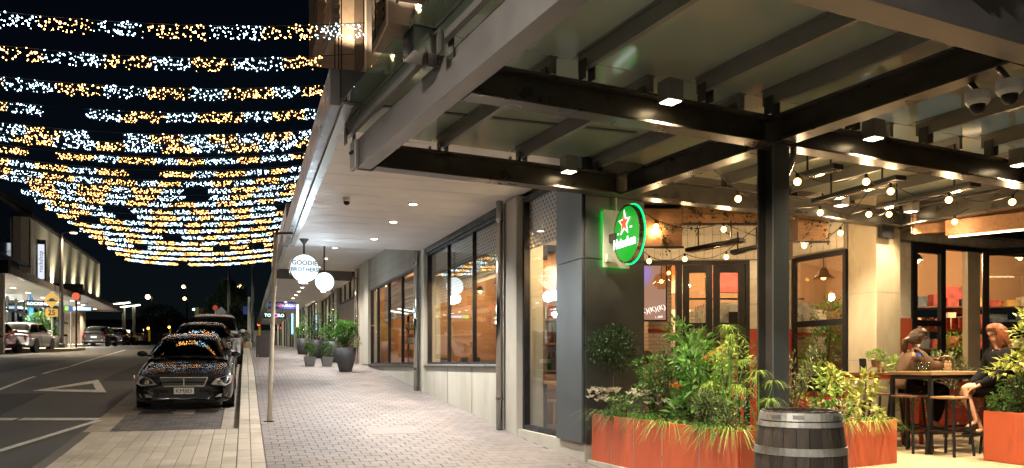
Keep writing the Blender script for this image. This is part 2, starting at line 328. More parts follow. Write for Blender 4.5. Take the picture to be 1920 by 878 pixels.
# fallen leaves
lm = mat('dry_leaf', (.42, .16, .05), .8, var=.3)
for i, (x, y) in enumerate([(765, 762), (785, 755), (820, 792), (856, 826), (870, 836), (840, 787), (1012, 845), (1066, 872), (946, 833), (700, 713), (930, 822), (903, 800)]):
    Y = 12.
    for _ in range(50):
        z = GXY((x - 960) * Y / F, Y); Y = .5 * Y + .5 * F * z / (683 - y)
    p = px(x, y, Y); m = MB(); r = random.uniform(.03, .06)
    m.add([(-r, 0, .012), (-.3 * r, r * .6, .004), (r * .9, r * .2, .018), (.2 * r, -r * .6, .005)], [(0, 1, 2), (0, 2, 3)])
    tag(obj('fallen_leaf', m, lm, None, (p.x, p.y, z + .004), (0, 0, random.uniform(0, 6))), 'dry brown leaf lying on the grey pavers', 'leaf', 'dry leaves scattered on the pavement')
# terrace floor
tf = MB(); q = [CO.w(-.25, -1.2), CO.w(9, -1.2), CO.w(9, 12), CO.w(-.1, 12), CO.w(-.1, 2.9), CO.w(-.25, 2.6)]
tf.prism([(p.x, p.y, FLOOR - .6) for p in q], (0, 0, .585)); terrace = obj('terrace_floor', tf, m_base, kind='structure')
m_ft = mat('terrace_tile', (.32, .25, .155), .6, var=.15, scale=3, bump=.2, island=.08)
tm = paver_mesh(.6, .6, .02, .004).me('terrace_tile'); tm.materials.append(m_ft)
for i in range(0, 12):
    for j in range(-2, 8):
        if i * .6 < 1.0 and j < 0: continue
        o = bpy.data.objects.new('terrace_tile', tm); col.objects.link(o); o.parent = terrace; o.location = CO.w(.1 + i * .6, -.3 + j * .6, FLOOR); o.rotation_euler = (0, 0, CO.a)
# ================================================================ RIGHT-HAND SHOP ROW
shop = fthing(FA, 'shop_building', 'pale concrete shop building with tall warm-lit windows along the pavement', 'building')
def fbox(name, a0, a1, b0, b1, z0, z1, mt, parent=shop, bev=0, **k): return obj(name, MB().b2(a0, a1, b0, b1, z0, z1), mt, parent, bev=bev, **k)
def footz(b): return FA.g(0, b)
def slopewall(name, a0, a1, b0, b1, ztop, mt, parent=shop, n=8):      # wall whose foot follows the pavement
    m = MB(); bs = [b0 + (b1 - b0) * k / n for k in range(n + 1)]
    m.grid([[(a0, b, ztop), (a0, b, footz(b) - .1)] for b in bs]); m.grid([[(a1, b, footz(b) - .1), (a1, b, ztop)] for b in bs]); m.grid([[(a1, b, ztop), (a0, b, ztop)] for b in bs])
    for b in (b0, b1): m.add([(a0, b, ztop), (a1, b, ztop), (a1, b, footz(b) - .1), (a0, b, footz(b) - .1)], [(0, 1, 2, 3)])
    return obj(name, m, mt, parent)
def window(b0, b1, z0, z1, muls, parent=shop, a=.14, fr=.045, mt=None):
    mt = mt or m_black
    wf = MB()
    wf.b2(a - .05, a + .05, b0, b1, z0, z0 + fr); wf.b2(a - .05, a + .05, b0, b1, z1 - fr, z1)
    wf.b2(a - .05, a + .05, b0, b0 + fr, z0 + fr, z1 - fr); wf.b2(a - .05, a + .05, b1 - fr, b1, z0 + fr, z1 - fr)
    o = obj('window', wf, mt, parent)
    edges = [b0 + fr] + list(muls) + [b1 - fr]
    for m in muls: obj('mullion', MB().b2(a - .04, a + .04, m - .016, m + .016, z0 + fr, z1 - fr), mt, o)
    for p, q in zip(edges[:-1], edges[1:]): obj('pane', MB().b2(a - .006, a + .006, p + .02, q - .02, z0 + fr, z1 - fr), m_glass, o)
    return o
m_sill = mat('zinc_sill', (.42, .43, .40), .35, metal=.6)
# corner bay with the full-height glass
fbox('footing', .02, .30, -3.05, -.62, -1.35, -1.0, m_conc)
window(-2.28, -.66, -1.0, 2.55, [], a=.14, fr=.07)
fbox('pilaster', .0, .45, -.62, -.12, -1.4, 2.6, m_conc, bev=.01)
fbox('pilaster', .03, .45, .06, .26, -1.4, 2.6, m_conc, bev=.01)
fbox('pilaster_infill', .08, .45, -.12, .06, -1.4, 2.6, m_dsteel)
# bay 1
slopewall('wall_panel', .06, .30, .26, 5.52, -.035, m_conc)
for b in (.34, 1.9, 3.6): fbox('panel_joint', .052, .0605, b - .008, b + .008, -1.3, -.06, m_grout)
fbox('sill', .0, .28, .26, 5.52, -.033, 0.0, m_sill)
w1 = window(.28, 5.44, .0, 2.5, [2.0, 3.77])
fbox('header_beam', .04, .3, .26, 5.9, 2.5, 2.62, m_black)
fbox('pilaster', .0, .4, 5.46, 5.74, -1.2, 2.62, m_conc, bev=.01)
fbox('pilaster', .03, .4, 6.02, 6.34, -1.2, 3.4, m_conc, bev=.01)
fbox('pilaster_infill', .08, .4, 5.74, 6.02, -1.2, 2.9, m_conc)
# bay 2 with fluted cladding over the window
slopewall('wall_panel', .06, .30, 6.34, 13.9, -.035, m_conc)
fbox('sill', .0, .28, 6.34, 13.9, -.033, 0.0, mat('dark_sill', (.12, .12, .115), .4, metal=.5))
w2 = window(6.4, 12.9, 0, 2.33, [8.31, 10.1, 11.8])
fbox('pilaster', .0, .4, 12.9, 14.5, -.6, 3.35, m_conc, bev=.01)
m_flute = mat('fluted_board', (.36, .33, .28), .6, var=.1, island=.06)
fm = MB().add([(0, -.06, 0), (-.035, 0, 0), (0, .06, 0), (0, -.06, .96), (-.035, 0, .96), (0, .06, .96)], [(0, 3, 4, 1), (1, 4, 5, 2), (0, 1, 2), (3, 5, 4)]).me('fluted_board'); fm.materials.append(m_flute)
for k in range(54):
    o = bpy.data.objects.new('fluted_board', fm); col.objects.link(o); o.parent = shop; o.location = (.1, 6.36 + .06 + k * .12, 2.36)
fbox('cladding_backing', .1, .3, 6.34, 12.9, 2.34, 3.36, m_dsteel)
# bay 3: brown timber shopfront, then the further shop windows
fbox('wall_panel', .1, .4, 14.9, 16.4, -.4, 3.35, mat('tan_render', (.40, .27, .17), .8, var=.1))
for k in range(9): fbox('timber_board', .1, .2, 16.4 + k * .42, 16.4 + k * .42 + .41, -.1, 2.35, m_woodd)
window(16.4, 20.2, 2.38, 3.2, [17.6, 18.9])
fbox('pilaster', .0, .4, 20.3, 21.0, -.4, 3.35, m_conc)
window(21.1, 26.4, .2, 3.0, [22.4, 23.7, 25.0]); fbox('pilaster', -.05, .4, 26.4, 26.9, 0, 3.4, m_conc)
window(27, 33, .4, 3.2, [28.5, 30, 31.5]); fbox('pilaster', -.05, .4, 33, 33.5, 0, 3.6, m_conc)
window(33.6, 40, .6, 3.4, [35, 36.5, 38]); fbox('pilaster', -.05, .4, 40, 40.6, 0, 3.8, m_conc)
for k in range(3): window(40.7 + k * 6, 46 + k * 6, .8, 3.7, [42.4 + k * 6, 44 + k * 6]); fbox('pilaster', -.05, .4, 46 + k * 6, 46.6 + k * 6, 0, 4, m_conc)
# rooms behind the glass
def room(b0, b1, a1, z0, z1, wall, floor, ceil):
    fbox('room_floor', .3, a1, b0, b1, z0 - .1, z0, floor); fbox('room_ceiling', .3, a1, b0, b1, z1, z1 + .1, ceil)
    fbox('room_wall', a1, a1 + .1, b0, b1, z0, z1, wall); (fbox('room_wall', .3, a1, b0 - .1, b0, z0 - .1, z1 + .1, wall) if b0 > 2 else None); fbox('room_wall', .3, a1, b1, b1 + .1, z0 - .1, z1 + .1, wall)
m_fl = mat('dark_floor', (.09, .06, .045), .4, var=.2); m_ceil = mat('dark_ceiling', (.07, .06, .055), .8)
room(1.0, 5.9, 2.5, -1.02, 2.9, m_tan, m_fl, m_ceil)
fbox('room_floor', .3, 1.0, -2.3, .9, -1.12, -1.02, m_fl); fbox('room_ceiling', .3, 1.0, -2.3, .9, 2.9, 3.0, m_ceil); fbox('room_wall', 1.0, 1.1, -2.3, 1.0, -1.12, 2.9, m_woodd); fbox('orange_wall_panel', .985, 1.0, -2.2, -1.3, 1.0, 1.95, m_orwall)
for z in (-.1, .35, .75): fbox('wall_shelf', .8, .998, -2.25, .6, z - .03, z, m_wood)
m_peach = mat('peach_plaster', (.55, .31, .16), .8, var=.06)
room(6.02, 14.5, 3.4, -.5, 2.8, m_peach, m_fl, m_tan)
room(16.4, 26.6, 4, 0, 3.3, m_tan, m_fl, m_ceil)
room(26.8, 59, 4, .3, 4.0, m_room, m_fl, m_room)
fbox('orange_pier', 1.5, 1.9, 3.7, 4.4, -1.0, 2.9, m_orwall); fbox('orange_pier', 1.4, 1.7, 2.3, 2.8, -1.0, 2.9, m_orwall)
fbox('orange_wall_panel', 2.0, 2.1, 4.7, 5.8, -1.0, 2.9, m_orwall)
def ilamp(a, b, z, e, c=WARM2, parent=shop, r=.1):
    l = obj('room_lamp', MB().lathe([(.02, .12), (.04, .1), (r, 0), (r - .01, -.005)], 14), m_black, parent, (a, b, z)); obj('bulb', MB().ball((0, 0, -.01), .035), e_bulb, l)
    lamp('POINT', l, (0, 0, -.12), e, c, .08)
for a, b in ((.68, -1.3), (.68, .6), (1.15, 2.2), (1.15, 3.6), (1.2, 5.0)): ilamp(a, b, 1.65, 13, WARM)
for a, b in ((1.6, 7.5), (1.6, 10), (1.6, 12.4)): ilamp(a, b, 2.55, 20, WARM)
for a, b in ((1.6, 18), (1.6, 23)): ilamp(a, b, 3.0, 25, WARM2)
for b in (29, 35, 41, 49, 56): ilamp(1.6, b, 3.6, 45, NEUT)
# bar shelving with bottles
sh = fthing(FA, 'bar_shelf', 'wooden back-bar shelf unit with bottles seen through the corner window', 'shelf', 2.3, 1.9, -1.02)
for z in (.95, 1.4, 1.85): obj('shelf_board', MB().b2(-.15, .15, -.8, 2.6, z - .03, z), m_woodd, sh)
for b in (-.8, .9, 2.6): obj('shelf_side', MB().b2(-.15, .15, b, b + .04, 0, 2.3), m_woodd, sh)
bm_ = [mat('bottle_%s' % n, c, .15, var=0) for n, c in (('green', (.05, .16, .05)), ('amber', (.35, .13, .03)), ('clear', (.5, .5, .45)), ('red', (.4, .04, .03)))]
bme = []
for m_ in bm_:
    me = MB().lathe([(.036, 0), (.038, .17), (.03, .21), (.013, .24), (.013, .3), (.001, .3)], 8).me('bottle'); me.materials.append(m_); bme.append(me)
for z in (-.1, .35, .75):
    for k in range(13):
        o = bpy.data.objects.new('bottle', random.choice(bme)); col.objects.link(o); o.location = FA.w(.88, -2.15 + k * .2 + random.uniform(-.05, .05), z)
        tag(o, 'small coloured bottle on the wall shelf behind the corner window', 'bottle', 'bottles on the corner wall shelf')
for z in (.95, 1.4, 1.85):
    for k in range(16):
        o = bpy.data.objects.new('bottle', random.choice(bme)); col.objects.link(o); o.location = FA.w(2.26, 1.25 + k * .2 + random.uniform(-.05, .05), -1.02 + z)
        tag(o, 'small coloured bottle standing on the back-bar shelf', 'bottle', 'bottles on the back-bar shelf')
bc = fthing(FA, 'bar_counter', 'long dark bar counter with timber top behind the window', 'counter', 1.75, 1.2, -1.02)
obj('counter_front', MB().b2(-.2, .2, .0, 2.2, 0, 1.05), m_woodd, bc); obj('counter_top', MB().b2(-.25, .25, -.05, 2.3, 1.05, 1.10), m_wood, bc)
def bistro(a, b, z, lab):
    t = fthing(FA, 'bistro_table', lab, 'table', a, b, z)
    obj('table_top', MB().b2(-.3, .3, -.4, .4, .72, .76), m_wood, t)
    for x in (-.26, .26):
        for y in (-.36, .36): obj('leg', MB().bar((x, y, 0), (x, y, .72), .035, .035, (0, 1, 0)), m_black, t)
def chair(p, rz, lab, mt, cat='chair', group=None):
    t = thing('dining_chair', lab, cat, p, rz, group)
    obj('seat', MB().b2(-.2, .2, -.2, .2, .43, .46), mt, t); obj('backrest', MB().b2(-.2, .2, .18, .2, .62, .86), mt, t)
    for x in (-.18, .18):
        obj('leg', MB().bar((x * 1.1, -.2, 0), (x, -.18, .43), .03, .03, (0, 1, 0)), mt, t); obj('leg', MB().bar((x * 1.1, .22, 0), (x, .19, .86), .03, .03, (0, 1, 0)), mt, t)
bistro(.62, -1.3, -1.02, 'square timber table just inside the corner window')
for k, (a, b, r) in enumerate(((.7, -.72, 20), (.62, -2.0, 180))): chair(FA.w(a, b, -1.02), R(r), ['wooden chair inside the corner window, nearest the pilaster', 'wooden chair inside the corner window, nearest the slate column'][k], m_wood)
# glasses and tins along the sills
for k, b in enumerate((.8, 2.6, 3.4, 5.0)):
    t = fthing(FA, 'menu_block', 'small dark box standing on the inner window sill', 'box', .35, b, -.02, group='dark boxes on the inner window sill'); obj('box_body', MB().b2(-.06, .06, -.09, .09, 0, .14), m_black, t, bev=.005); obj('box_lid', MB().b2(-.05, .05, -.08, .08, .14, .155), m_dsteel, t)
fbox('inner_sill', .2, .5, .3, 5.4, -.06, -.02, m_wood)
fbox('inner_sill', .2, .5, 6.4, 12.8, -.06, -.02, m_wood)
# lattice film at the top of the panes (printed pattern)
def filmmat():
    m, t, N, L, B = _mat('lattice_film'); N.remove(B)
    tc = N.new('ShaderNodeTexCoord'); mp = N.new('ShaderNodeMapping'); mp.inputs['Rotation'].default_value = (0, R(90), 0); L.new(tc.outputs['Object'], mp.inputs[0])
    sp = N.new('ShaderNodeSeparateXYZ'); L.new(tc.outputs['Object'], sp.inputs[0])
    def sine(sock, k, ph=0):
        a = N.new('ShaderNodeMath'); a.operation = 'MULTIPLY_ADD'; a.inputs[1].default_value = k; a.inputs[2].default_value = ph; L.new(sock, a.inputs[0])
        s = N.new('ShaderNodeMath'); s.operation = 'SINE'; L.new(a.outputs[0], s.inputs[0]); return s.outputs[0]
    a = N.new('ShaderNodeMath'); a.operation = 'MULTIPLY'; L.new(sine(sp.outputs[1], 52), a.inputs[0]); L.new(sine(sp.outputs[2], 52), a.inputs[1])
    b = N.new('ShaderNodeMath'); b.operation = 'ADD'; L.new(a.outputs[0], b.inputs[0])
    c = N.new('ShaderNodeMath'); c.operation = 'MULTIPLY'; c.inputs[1].default_value = .5; L.new(sine(sp.outputs[2], 104), c.inputs[0]); L.new(c.outputs[0], b.inputs[1])
    g = N.new('ShaderNodeMath'); g.operation = 'GREATER_THAN'; g.inputs[1].default_value = -.05; L.new(b.outputs[0], g.inputs[0])
    d = N.new('ShaderNodeBsdfDiffuse'); d.inputs[0].default_value = (.8, .77, .68, 1); tr = N.new('ShaderNodeBsdfTransparent')
    tl = N.new('ShaderNodeBsdfTranslucent'); tl.inputs[0].default_value = (.7, .64, .54, 1); dm = N.new('ShaderNodeMixShader'); L.new(d.outputs[0], dm.inputs[1]); L.new(tl.outputs[0], dm.inputs[2])
    mx = N.new('ShaderNodeMixShader'); L.new(g.outputs[0], mx.inputs[0]); L.new(tr.outputs[0], mx.inputs[1]); L.new(dm.outputs[0], mx.inputs[2]); L.new(mx.outputs[0], N['Material Output'].inputs[0]); return m
m_film = filmmat()
for b0, b1, z0 in ((.36, 1.95, 1.55), (2.05, 3.72, 1.45), (3.82, 5.36, 1.30)):
    obj('lattice_film', MB().b2(.17, .172, b0, b1, z0, 2.43), m_film, w1)
obj('lattice_film', MB().b2(.17, .172, -2.2, -.75, 1.75, 2.48), m_film, shop)
fbox('added_dark_backing', .45, .9, .3, 5.4, 1.75, 2.89, m_ceil); fbox('added_dark_backing', .42, .7, -2.25, -.7, 1.85, 2.89, m_ceil)  # added dark boxes behind the film, standing in for the dim upper interior
# slatted blind in bay 2
bl = fthing(FA, 'slatted_blind', 'half-lowered grey slatted blind inside the further window', 'blind', .32, 6.5, 0)
m_bl = mat('blind_slat', (.42, .40, .36), .6)
for k in range(9): obj('slat', MB().b2(-.02, .02, 0, 5.2, 2.2 - k * .115, 2.2 - k * .115 + .07), m_bl, bl)
# dark display racks inside the further window
for k, b in enumerate((7.3, 9.4, 12.2)):
    t = fthing(FA, 'display_rack', ['dark display rack inside the further window, nearest the pipes', 'dark display rack in the middle of the further window', 'dark display rack at the far end of the further window'][k], 'rack', 1.25, b, -.5)
    for y in (-.5, .5): obj('upright', MB().b2(-.03, .03, y - .03, y + .03, 0, 2.4), m_black, t)
    for z in (.7, 1.15, 1.6, 2.05):
        obj('shelf_board', MB().b2(-.14, .14, -.53, .53, z - .02, z), m_woodd, t)
        for j in range(5): y = -.42 + j * .2; obj('stock_box', MB().b2(-.1, .1, y, y + random.uniform(.08, .17), z, z + random.uniform(.1, .3)), random.choice(bm_), t)
# red printed band and posters in bay 2
m_redp = mat('red_print', (.55, .03, .04), .6, emit=.15)
fbox('red_print_band', 1.9, 1.94, 7, 13, .95, 1.32, m_redp); fbox('red_poster', 1.6, 1.64, 10.6, 11.8, -.1, 1.0, mat('red_poster', (.5, .09, .05), .6, var=.4, scale=9))
for k in range(5): fbox('cream_display', 2.3, 2.4, 6.6 + k * 1.5, 7.7 + k * 1.5, -.4, .9, m_room)
for b in (9.2, 10.2):
    t = fthing(FA, 'red_pendant', 'red dome pendant lamp hanging behind the further window, ' + ('near' if b < 10 else 'far') + ' one of two', 'pendant', 1.0, b, 1.5)
    obj('shade', MB().lathe([(.03, .22), (.16, .12), (.22, 0), (.21, 0)], 18), mat('red_shade', (.55, .06, .02), .4, emit=.3), t, smooth=True); obj('cord', MB().tube([(0, 0, .2), (0, 0, 1.2)], .006, 5), m_black, t)
hb = fthing(FA, 'hanging_board', 'dark framed hanging sign with pale vertical lettering inside the window', 'sign', .75, 1.35, 1.5)
obj('board', MB().b2(-.02, .02, -.13, .13, -.32, .32), m_woodd, hb); text('lettering', 'GREEN LIGHTS', .11, mat('pale_letter', (.7, .7, .66), .6, emit=.2), hb, (-.024, 0, 0), (R(90), R(90), R(-90)))
# polished drain pipes
def pipe(b, z0, z1, lab, a=-.07):
    t = fthing(FA, 'drain_pipe', lab, 'pipe', a, b, 0, group='polished drain pipes on the shop front'); zf = footz(b)
    obj('pipe', MB().tube([(0, 0, zf - .02), (0, 0, z1)], .055, 16), m_chrome, t, smooth=True)
    for z in (zf + .5, (zf + z1) / 2, z1 - .3): obj('clamp', MB().lathe([(.062, -.02), (.062, .02)], 16, (0, 0, z)), m_chrome, t)
pipe(-.03, 0, 2.62, 'polished drain pipe on the concrete pier beside the corner window'); pipe(5.88, 0, 2.62, 'polished drain pipe between the two big concrete-based windows'); pipe(5.88 + .2, 0, 2.62, 'slim polished pipe paired with the one between the big windows', -.03)
pipe(14.7, 0, 3.2, 'polished drain pipe beside the big charcoal plant pot'); pipe(21.2, 0, 3.2, 'far polished drain pipe past the brown timber shopfront'); pipe(33.3, 0, 3.0, 'farthest polished drain pipe near the hanging signs')
# slate-clad corner column
cc = [Vector((.90, 9.91)), Vector((1.705, 10.308)), Vector((1.40, 11.0)), Vector((.624, 10.67))]
ct = thing('clad_column', 'dark slate panelled corner column carrying the round green sign', 'column', (1.15, 10.4, -1.2))
def rel(p, z): return (p.x - 1.15, p.y - 10.4, z + 1.2)
obj('core', MB().prism([rel(p + (Vector((1.15, 10.4)) - p) * .05, -1.0) for p in cc], (0, 0, 4.0)), m_black, ct)
obj('plinth', MB().prism([rel(p + (Vector((1.15, 10.4)) - p) * .07, -1.5) for p in cc], (0, 0, .5)), m_conc, ct)
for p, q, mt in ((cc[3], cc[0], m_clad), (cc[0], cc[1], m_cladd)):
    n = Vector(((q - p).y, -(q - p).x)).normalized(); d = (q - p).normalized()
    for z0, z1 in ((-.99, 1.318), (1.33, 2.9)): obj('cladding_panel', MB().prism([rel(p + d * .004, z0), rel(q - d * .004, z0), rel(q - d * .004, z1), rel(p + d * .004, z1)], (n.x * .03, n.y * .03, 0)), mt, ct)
# ---------------------------------------------------------------- pavement canopies
def canopy(lab, t0, b0, b1, zs, fh, lights, e, lcol=(1, .95, .9), pw=.6, near=True):
    o = thing('street_canopy', lab, 'canopy', (0, 0, 0)); n = max(2, int((b1 - b0) / pw))
    def edge(b):            # outer edge point for facade position b
        p = FA.w(0, b); t, s = ts_of(p.x, p.y); return S(t0, s)
    for k in range(n):
        q0, q1 = b0 + (b1 - b0) * k / n + .007, b0 + (b1 - b0) * (k + 1) / n - .007
        a, b, c, d = edge(q0), FA.w(.1, q0), FA.w(.1, q1), edge(q1)
        obj('soffit_panel', MB().prism([(v.x, v.y, zs) for v in (a, d, c, b)], (0, 0, .02)), m_soff, o)
    a, d = edge(b0), edge(b1); a.z = d.z = zs + fh / 2 - .03; dd = (d - a).normalized(); sd = Vector((dd.y, -dd.x, 0)) * -.06
    obj('fascia', MB().bar(a + sd, d + sd, .11, fh + .06), m_fasc, o, bev=.01)
    m_edge = m_sill
    obj('edge_trim', MB().bar(a - sd * 1.2 - Vector((0, 0, fh / 2 - .01)), d - sd * 1.2 - Vector((0, 0, fh / 2 - .01)), .10, .05), m_edge, o)
    obj('roof_sheet', MB().prism([(v.x, v.y, zs + .06) for v in (edge(b0), edge(b1), FA.w(.1, b1), FA.w(.1, b0))], (0, 0, fh - .1)), m_fasc, o)
    if near:
        c = FA.w(.1, b0); c.z = a.z; obj('end_fascia', MB().bar(a + dd * -.03 + Vector((0, 0, .0)), c + dd * -.03, .06, fh + .02), m_dsteel, o)
    for (b, f) in lights:
        p = edge(b).lerp(FA.w(0, b), f); dl = obj('downlight', MB().lathe([(.085, 0), (.085, -.012), (.065, -.014)], 18, (0, 0, 0)), m_white, o, (p.x, p.y, zs))
        obj('glow_disc', MB().lathe([(.001, -.013), (.064, -.0165)], 18, caps=False), e_down, dl); lamp('SPOT', dl, (0, 0, -.03), e, lcol, .05, (0, 0, 0), 125, .8)
    return o
c1 = canopy('broad pale panelled canopy nearest the corner over the pavement', .9, -4.2, 5.85, 2.62, .30, [(.6, .56), (2.3, .56), (4.4, .56), (-2.2, .5)], 100)
c2 = canopy('second pale canopy up the street behind the round lit sign', .97, 6.0, 16.3, 3.29, .27, [(8.2, .52), (10.6, .52), (13.0, .52), (15.3, .52)], 85)
c3 = canopy('third canopy up the street with a row of small downlights', 1.05, 16.9, 27.2, 3.05, .42, [(18.5, .45), (20.3, .45), (22.1, .45), (23.9, .45), (25.7, .45)], 45)
c4 = canopy('far low canopy at the end of the shop row with hanging signs', 1.1, 27.6, 58, 3.35, .35, [(29, .45), (32, .45), (36, .45), (42, .45), (50, .45)], 45, pw=1.2)
# leaning pole
p0, p1 = px(505, 815, 13.1), px(517, 440, 14.0); p0.z = GXY(p0.x, p0.y)
lp = thing('canopy_post', 'slim cream post leaning slightly between kerb strip and canopy edge', 'post', p0)
obj('pole', MB().tube([(0, 0, 0), (p1 - p0) * .5, p1 - p0], [.04, .037, .034], 14), mat('cream_paint', (.55, .50, .40), .4), lp, smooth=True); obj('base_plate', MB().b2(-.07, .07, -.07, .07, 0, .015), m_dsteel, lp)
obj('bracket', MB().b2(-.05, .3, -.03, .03, 0, .04), m_dsteel, lp, p1 - p0)
# dome camera on the first soffit
p = px(650, 377, 1486 * 2.62 / 312); dc = thing('security_camera', 'small bullet-dome security camera under the first pale canopy', 'camera', (p.x, p.y, 2.62))
obj('base', MB().lathe([(.06, 0), (.06, -.05), (.04, -.07)], 16), m_white, dc); obj('lens_dome', MB().ball((0, 0, -.07), .05, 12, 8), m_black, dc, smooth=True)
# round lit signs
def round_sign(pt, zs, r, lab, lines, rz, e, lcol):
    t = thing('round_sign', lab, 'sign', pt, rz)
    M = Matrix.Rotation(R(90), 4, 'X')
    obj('rim', MB().lathe([(r, -.07), (r + .015, -.07), (r + .015, .07), (r, .07)], 40, M=M, caps=False), m_chrome, t, smooth=False)
    for s in (-1, 1): obj('face', MB().lathe([(.001, s * .062), (r * .6, s * .061), (r, s * .05)], 40, M=M, caps=False), emis('sign_face', lcol, e), t)
    obj('drum', MB().lathe([(r - .004, -.05), (r - .004, .05)], 40, M=M, caps=False), m_white, t)
    obj('stem', MB().tube([(0, 0, r), (0, 0, zs - pt.z - .06)], .022, 10), m_dsteel, t); obj('ceiling_rose', MB().lathe([(.03, -.1), (.1, 0)], 14, (0, 0, zs - pt.z)), m_dsteel, t)
    for sy in (-1, 1): lamp('POINT', t, (0, sy * .22, -r - .12), 4.5 if lines else 3, (.72, .88, 1), .12)
    for k, (tx, z, sz) in enumerate(lines): text('lettering', tx, sz, mat('sign_letter', (.01, .07, .11), .5, var=0), t, (0, -.068, z), bold=.003)
p = px(570, 504, 16.6); round_sign(p, 2.62, .29, 'round white lit sign reading GOODIE BROTHERS hanging under the canopies', [('GOODIE', .11, .135), ('BROTHERS', -.03, .115)], R(25), 1.15, (.86, .95, 1))
p = px(608, 529, 21.5); round_sign(p, 3.29, .255, 'smaller plain white lit disc sign behind the lettered round one', [], R(22), 1.8, (.8, .94, 1))
# hanging box signs further up
def box_sign(c, wd, ht, rz, lab, face, pieces, zs):
    t = thing('hanging_sign', lab, 'sign', c, rz); obj('box', MB().b2(-wd / 2, wd / 2, -.06, .06, -ht / 2, ht / 2), face, t, bev=.01)
    for x in (-wd * .35, wd * .35): obj('hanger', MB().tube([(x, 0, ht / 2), (x, 0, zs - c.z)], .012, 6), m_black, t)
    for tx, x, z, sz, mt in pieces: text('lettering', tx, sz, mt, t, (x, -.064, z), bold=.004)
m_navy = mat('navy_board', (.012, .02, .12), .4, var=0, emit=.25, ecol=(.02, .03, .25))
e_wl = emis('white_letter', (.9, .97, 1), 2.5); e_pk = emis('pink_letter', (1, .2, .75), 2.5); e_rd = emis('red_letter', (1, .12, .08), 1.2); e_gn = emis('mint_letter', (.6, 1, .9), 2.2)
box_sign(px(529, 573, 40), 1.35, .35, R(20), 'navy hanging sign reading WINE and BURGER under the third canopy', m_navy, [('WINE', -.38, 0, .22, mat('lilac_letter', (.35, .3, .5), .5, emit=.3)), ('&', -.07, 0, .25, e_rd), ('BURGER', .31, 0, .2, mat('lilac_letter2', (.35, .3, .5), .5, emit=.3))], 3.2)
box_sign(px(515, 592, 47), 1.3, .36, R(20), 'dark hanging sign with glowing TOMORO letters and pink O', m_black, [('TOM', -.3, 0, .26, e_gn), ('O', .07, 0, .32, e_pk), ('RO', .36, 0, .26, e_gn)], 3.3)
for x, y0, y1, Y, c, lab in ((548, 588, 627, 46, (.3, .65, 1), 'vertical blue light tube on the far shop front'), (558, 571, 614, 42, (.95, .95, .6), 'vertical yellow-white light tube on the far shop front')):
    q = px(x, y1, Y); t = thing('light_tube', lab, 'light', q); obj('tube', MB().tube([(0, 0, 0), (0, 0, (y1 - y0) * Y / F)], .06, 8), emis('tube_glow', c, 1.6), t); obj('cap', MB().tube([(0, 0, -.05), (0, 0, 0)], .07, 8), m_dsteel, t)
# chalk board on the pavement
q = px(497, 671, 31.5); ab = thing('sandwich_board', 'dark chalk A-board standing on the pavement by the leaning post', 'board', (q.x, q.y, GXY(q.x, q.y)), R(20))
for s in (-1, 1): obj('panel', MB().box((0, s * .17, .42), (.66, .03, .86), rx=s * R(11)), mat('chalkboard', (.05, .035, .03), .7, var=.3, scale=20), ab); [obj('leg', MB().b2(x - .03, x + .03, s * .25 - .02, s * .25 + .02, 0, .1), m_wood, ab) for x in (-.28, .28)]
# ---------------------------------------------------------------- upper storey over the canopies
up = fthing(FA, 'upper_storey', 'timber-slatted upper storeys with projecting box windows above the canopies', 'building', 0, 0, 0)
m_slat = mat('upper_slat', (.44, .37, .30), .6, var=.12, island=.1)
obj('wall', MB().b2(.45, .8, -4, 14.6, 3.7, 16), mat('upper_wall', (.16, .13, .11), .7, var=.1), up)
sm = MB().b2(.37, .45, -.06, .06, 3.8, 16).me('vertical_board'); sm.materials.append(m_slat)
for k in range(92):
    o = bpy.data.objects.new('vertical_board', sm); col.objects.link(o); o.parent = up; o.location = (0, -3.9 + k * .2, 0)
m_boxw = mat('box_window_panel', (.085, .075, .072), .5, var=.1)
for b0, b1_, z in ((4.9, 6.7, 8.7), (8.0, 10.0, 8.7), (11.3, 13.2, 8.7), (1.8, 3.6, 8.7)):
    bw = obj('box_window', MB().b2(-.32, .37, b0, b1_, z, z + 3), m_boxw, up); obj('frame', MB().b2(-.37, -.32, b0 - .05, b1_ + .05, z - .05, z + 3.05), m_slat, bw); obj('pane', MB().b2(-.385, -.37, b0 + .1, b1_ - .1, z + .15, z + 2.8), m_carglass, bw)
m_wing = mat('wing_wall', (.42, .32, .24), .7, var=.1)
for k in range(12): obj('wing_board', MB().b2(-1.35 + .02 * (k % 2), .6, 14.7 + k * .25, 14.94 + k * .25, 10.9, 17), m_wing, up)
for k in range(6): obj('wing_slat', MB().b2(-1.15, -.95, 12.2, 14.68, 10.2 + k * .28, 10.3 + k * .28), m_slat, up)
for b in (12.3, 12.9, 13.8): obj('cable', MB().tube([(-.9, b, 3.6), (-.9, b, 16)], .02, 5), m_black, up)
obj('slab_edge', MB().b2(-.1, .45, -4, 14.6, 3.5, 3.7), m_conc, up)
def wall_lamp(b, z, lab):
    t = fthing(FA, 'wall_lamp', lab, 'lamp', .15, b, z); obj('cylinder_body', MB().lathe([(.06, -.12), (.06, .12)], 14), m_white, t); obj('bracket', MB().b2(0, .2, -.02, .02, -.02, .02), m_white, t)
    obj('glow_disc', MB().lathe([(.001, -.121), (.055, -.1215)], 14), e_down, t); obj('glow_disc', MB().lathe([(.055, .121), (.001, .1215)], 14), e_down, t)
    lamp('SPOT', t, (0, 0, -.14), 120, WARM2, .04, (0, 0, 0), 120); lamp('SPOT', t, (0, 0, .14), 160, WARM2, .04, (R(180), 0, 0), 100)
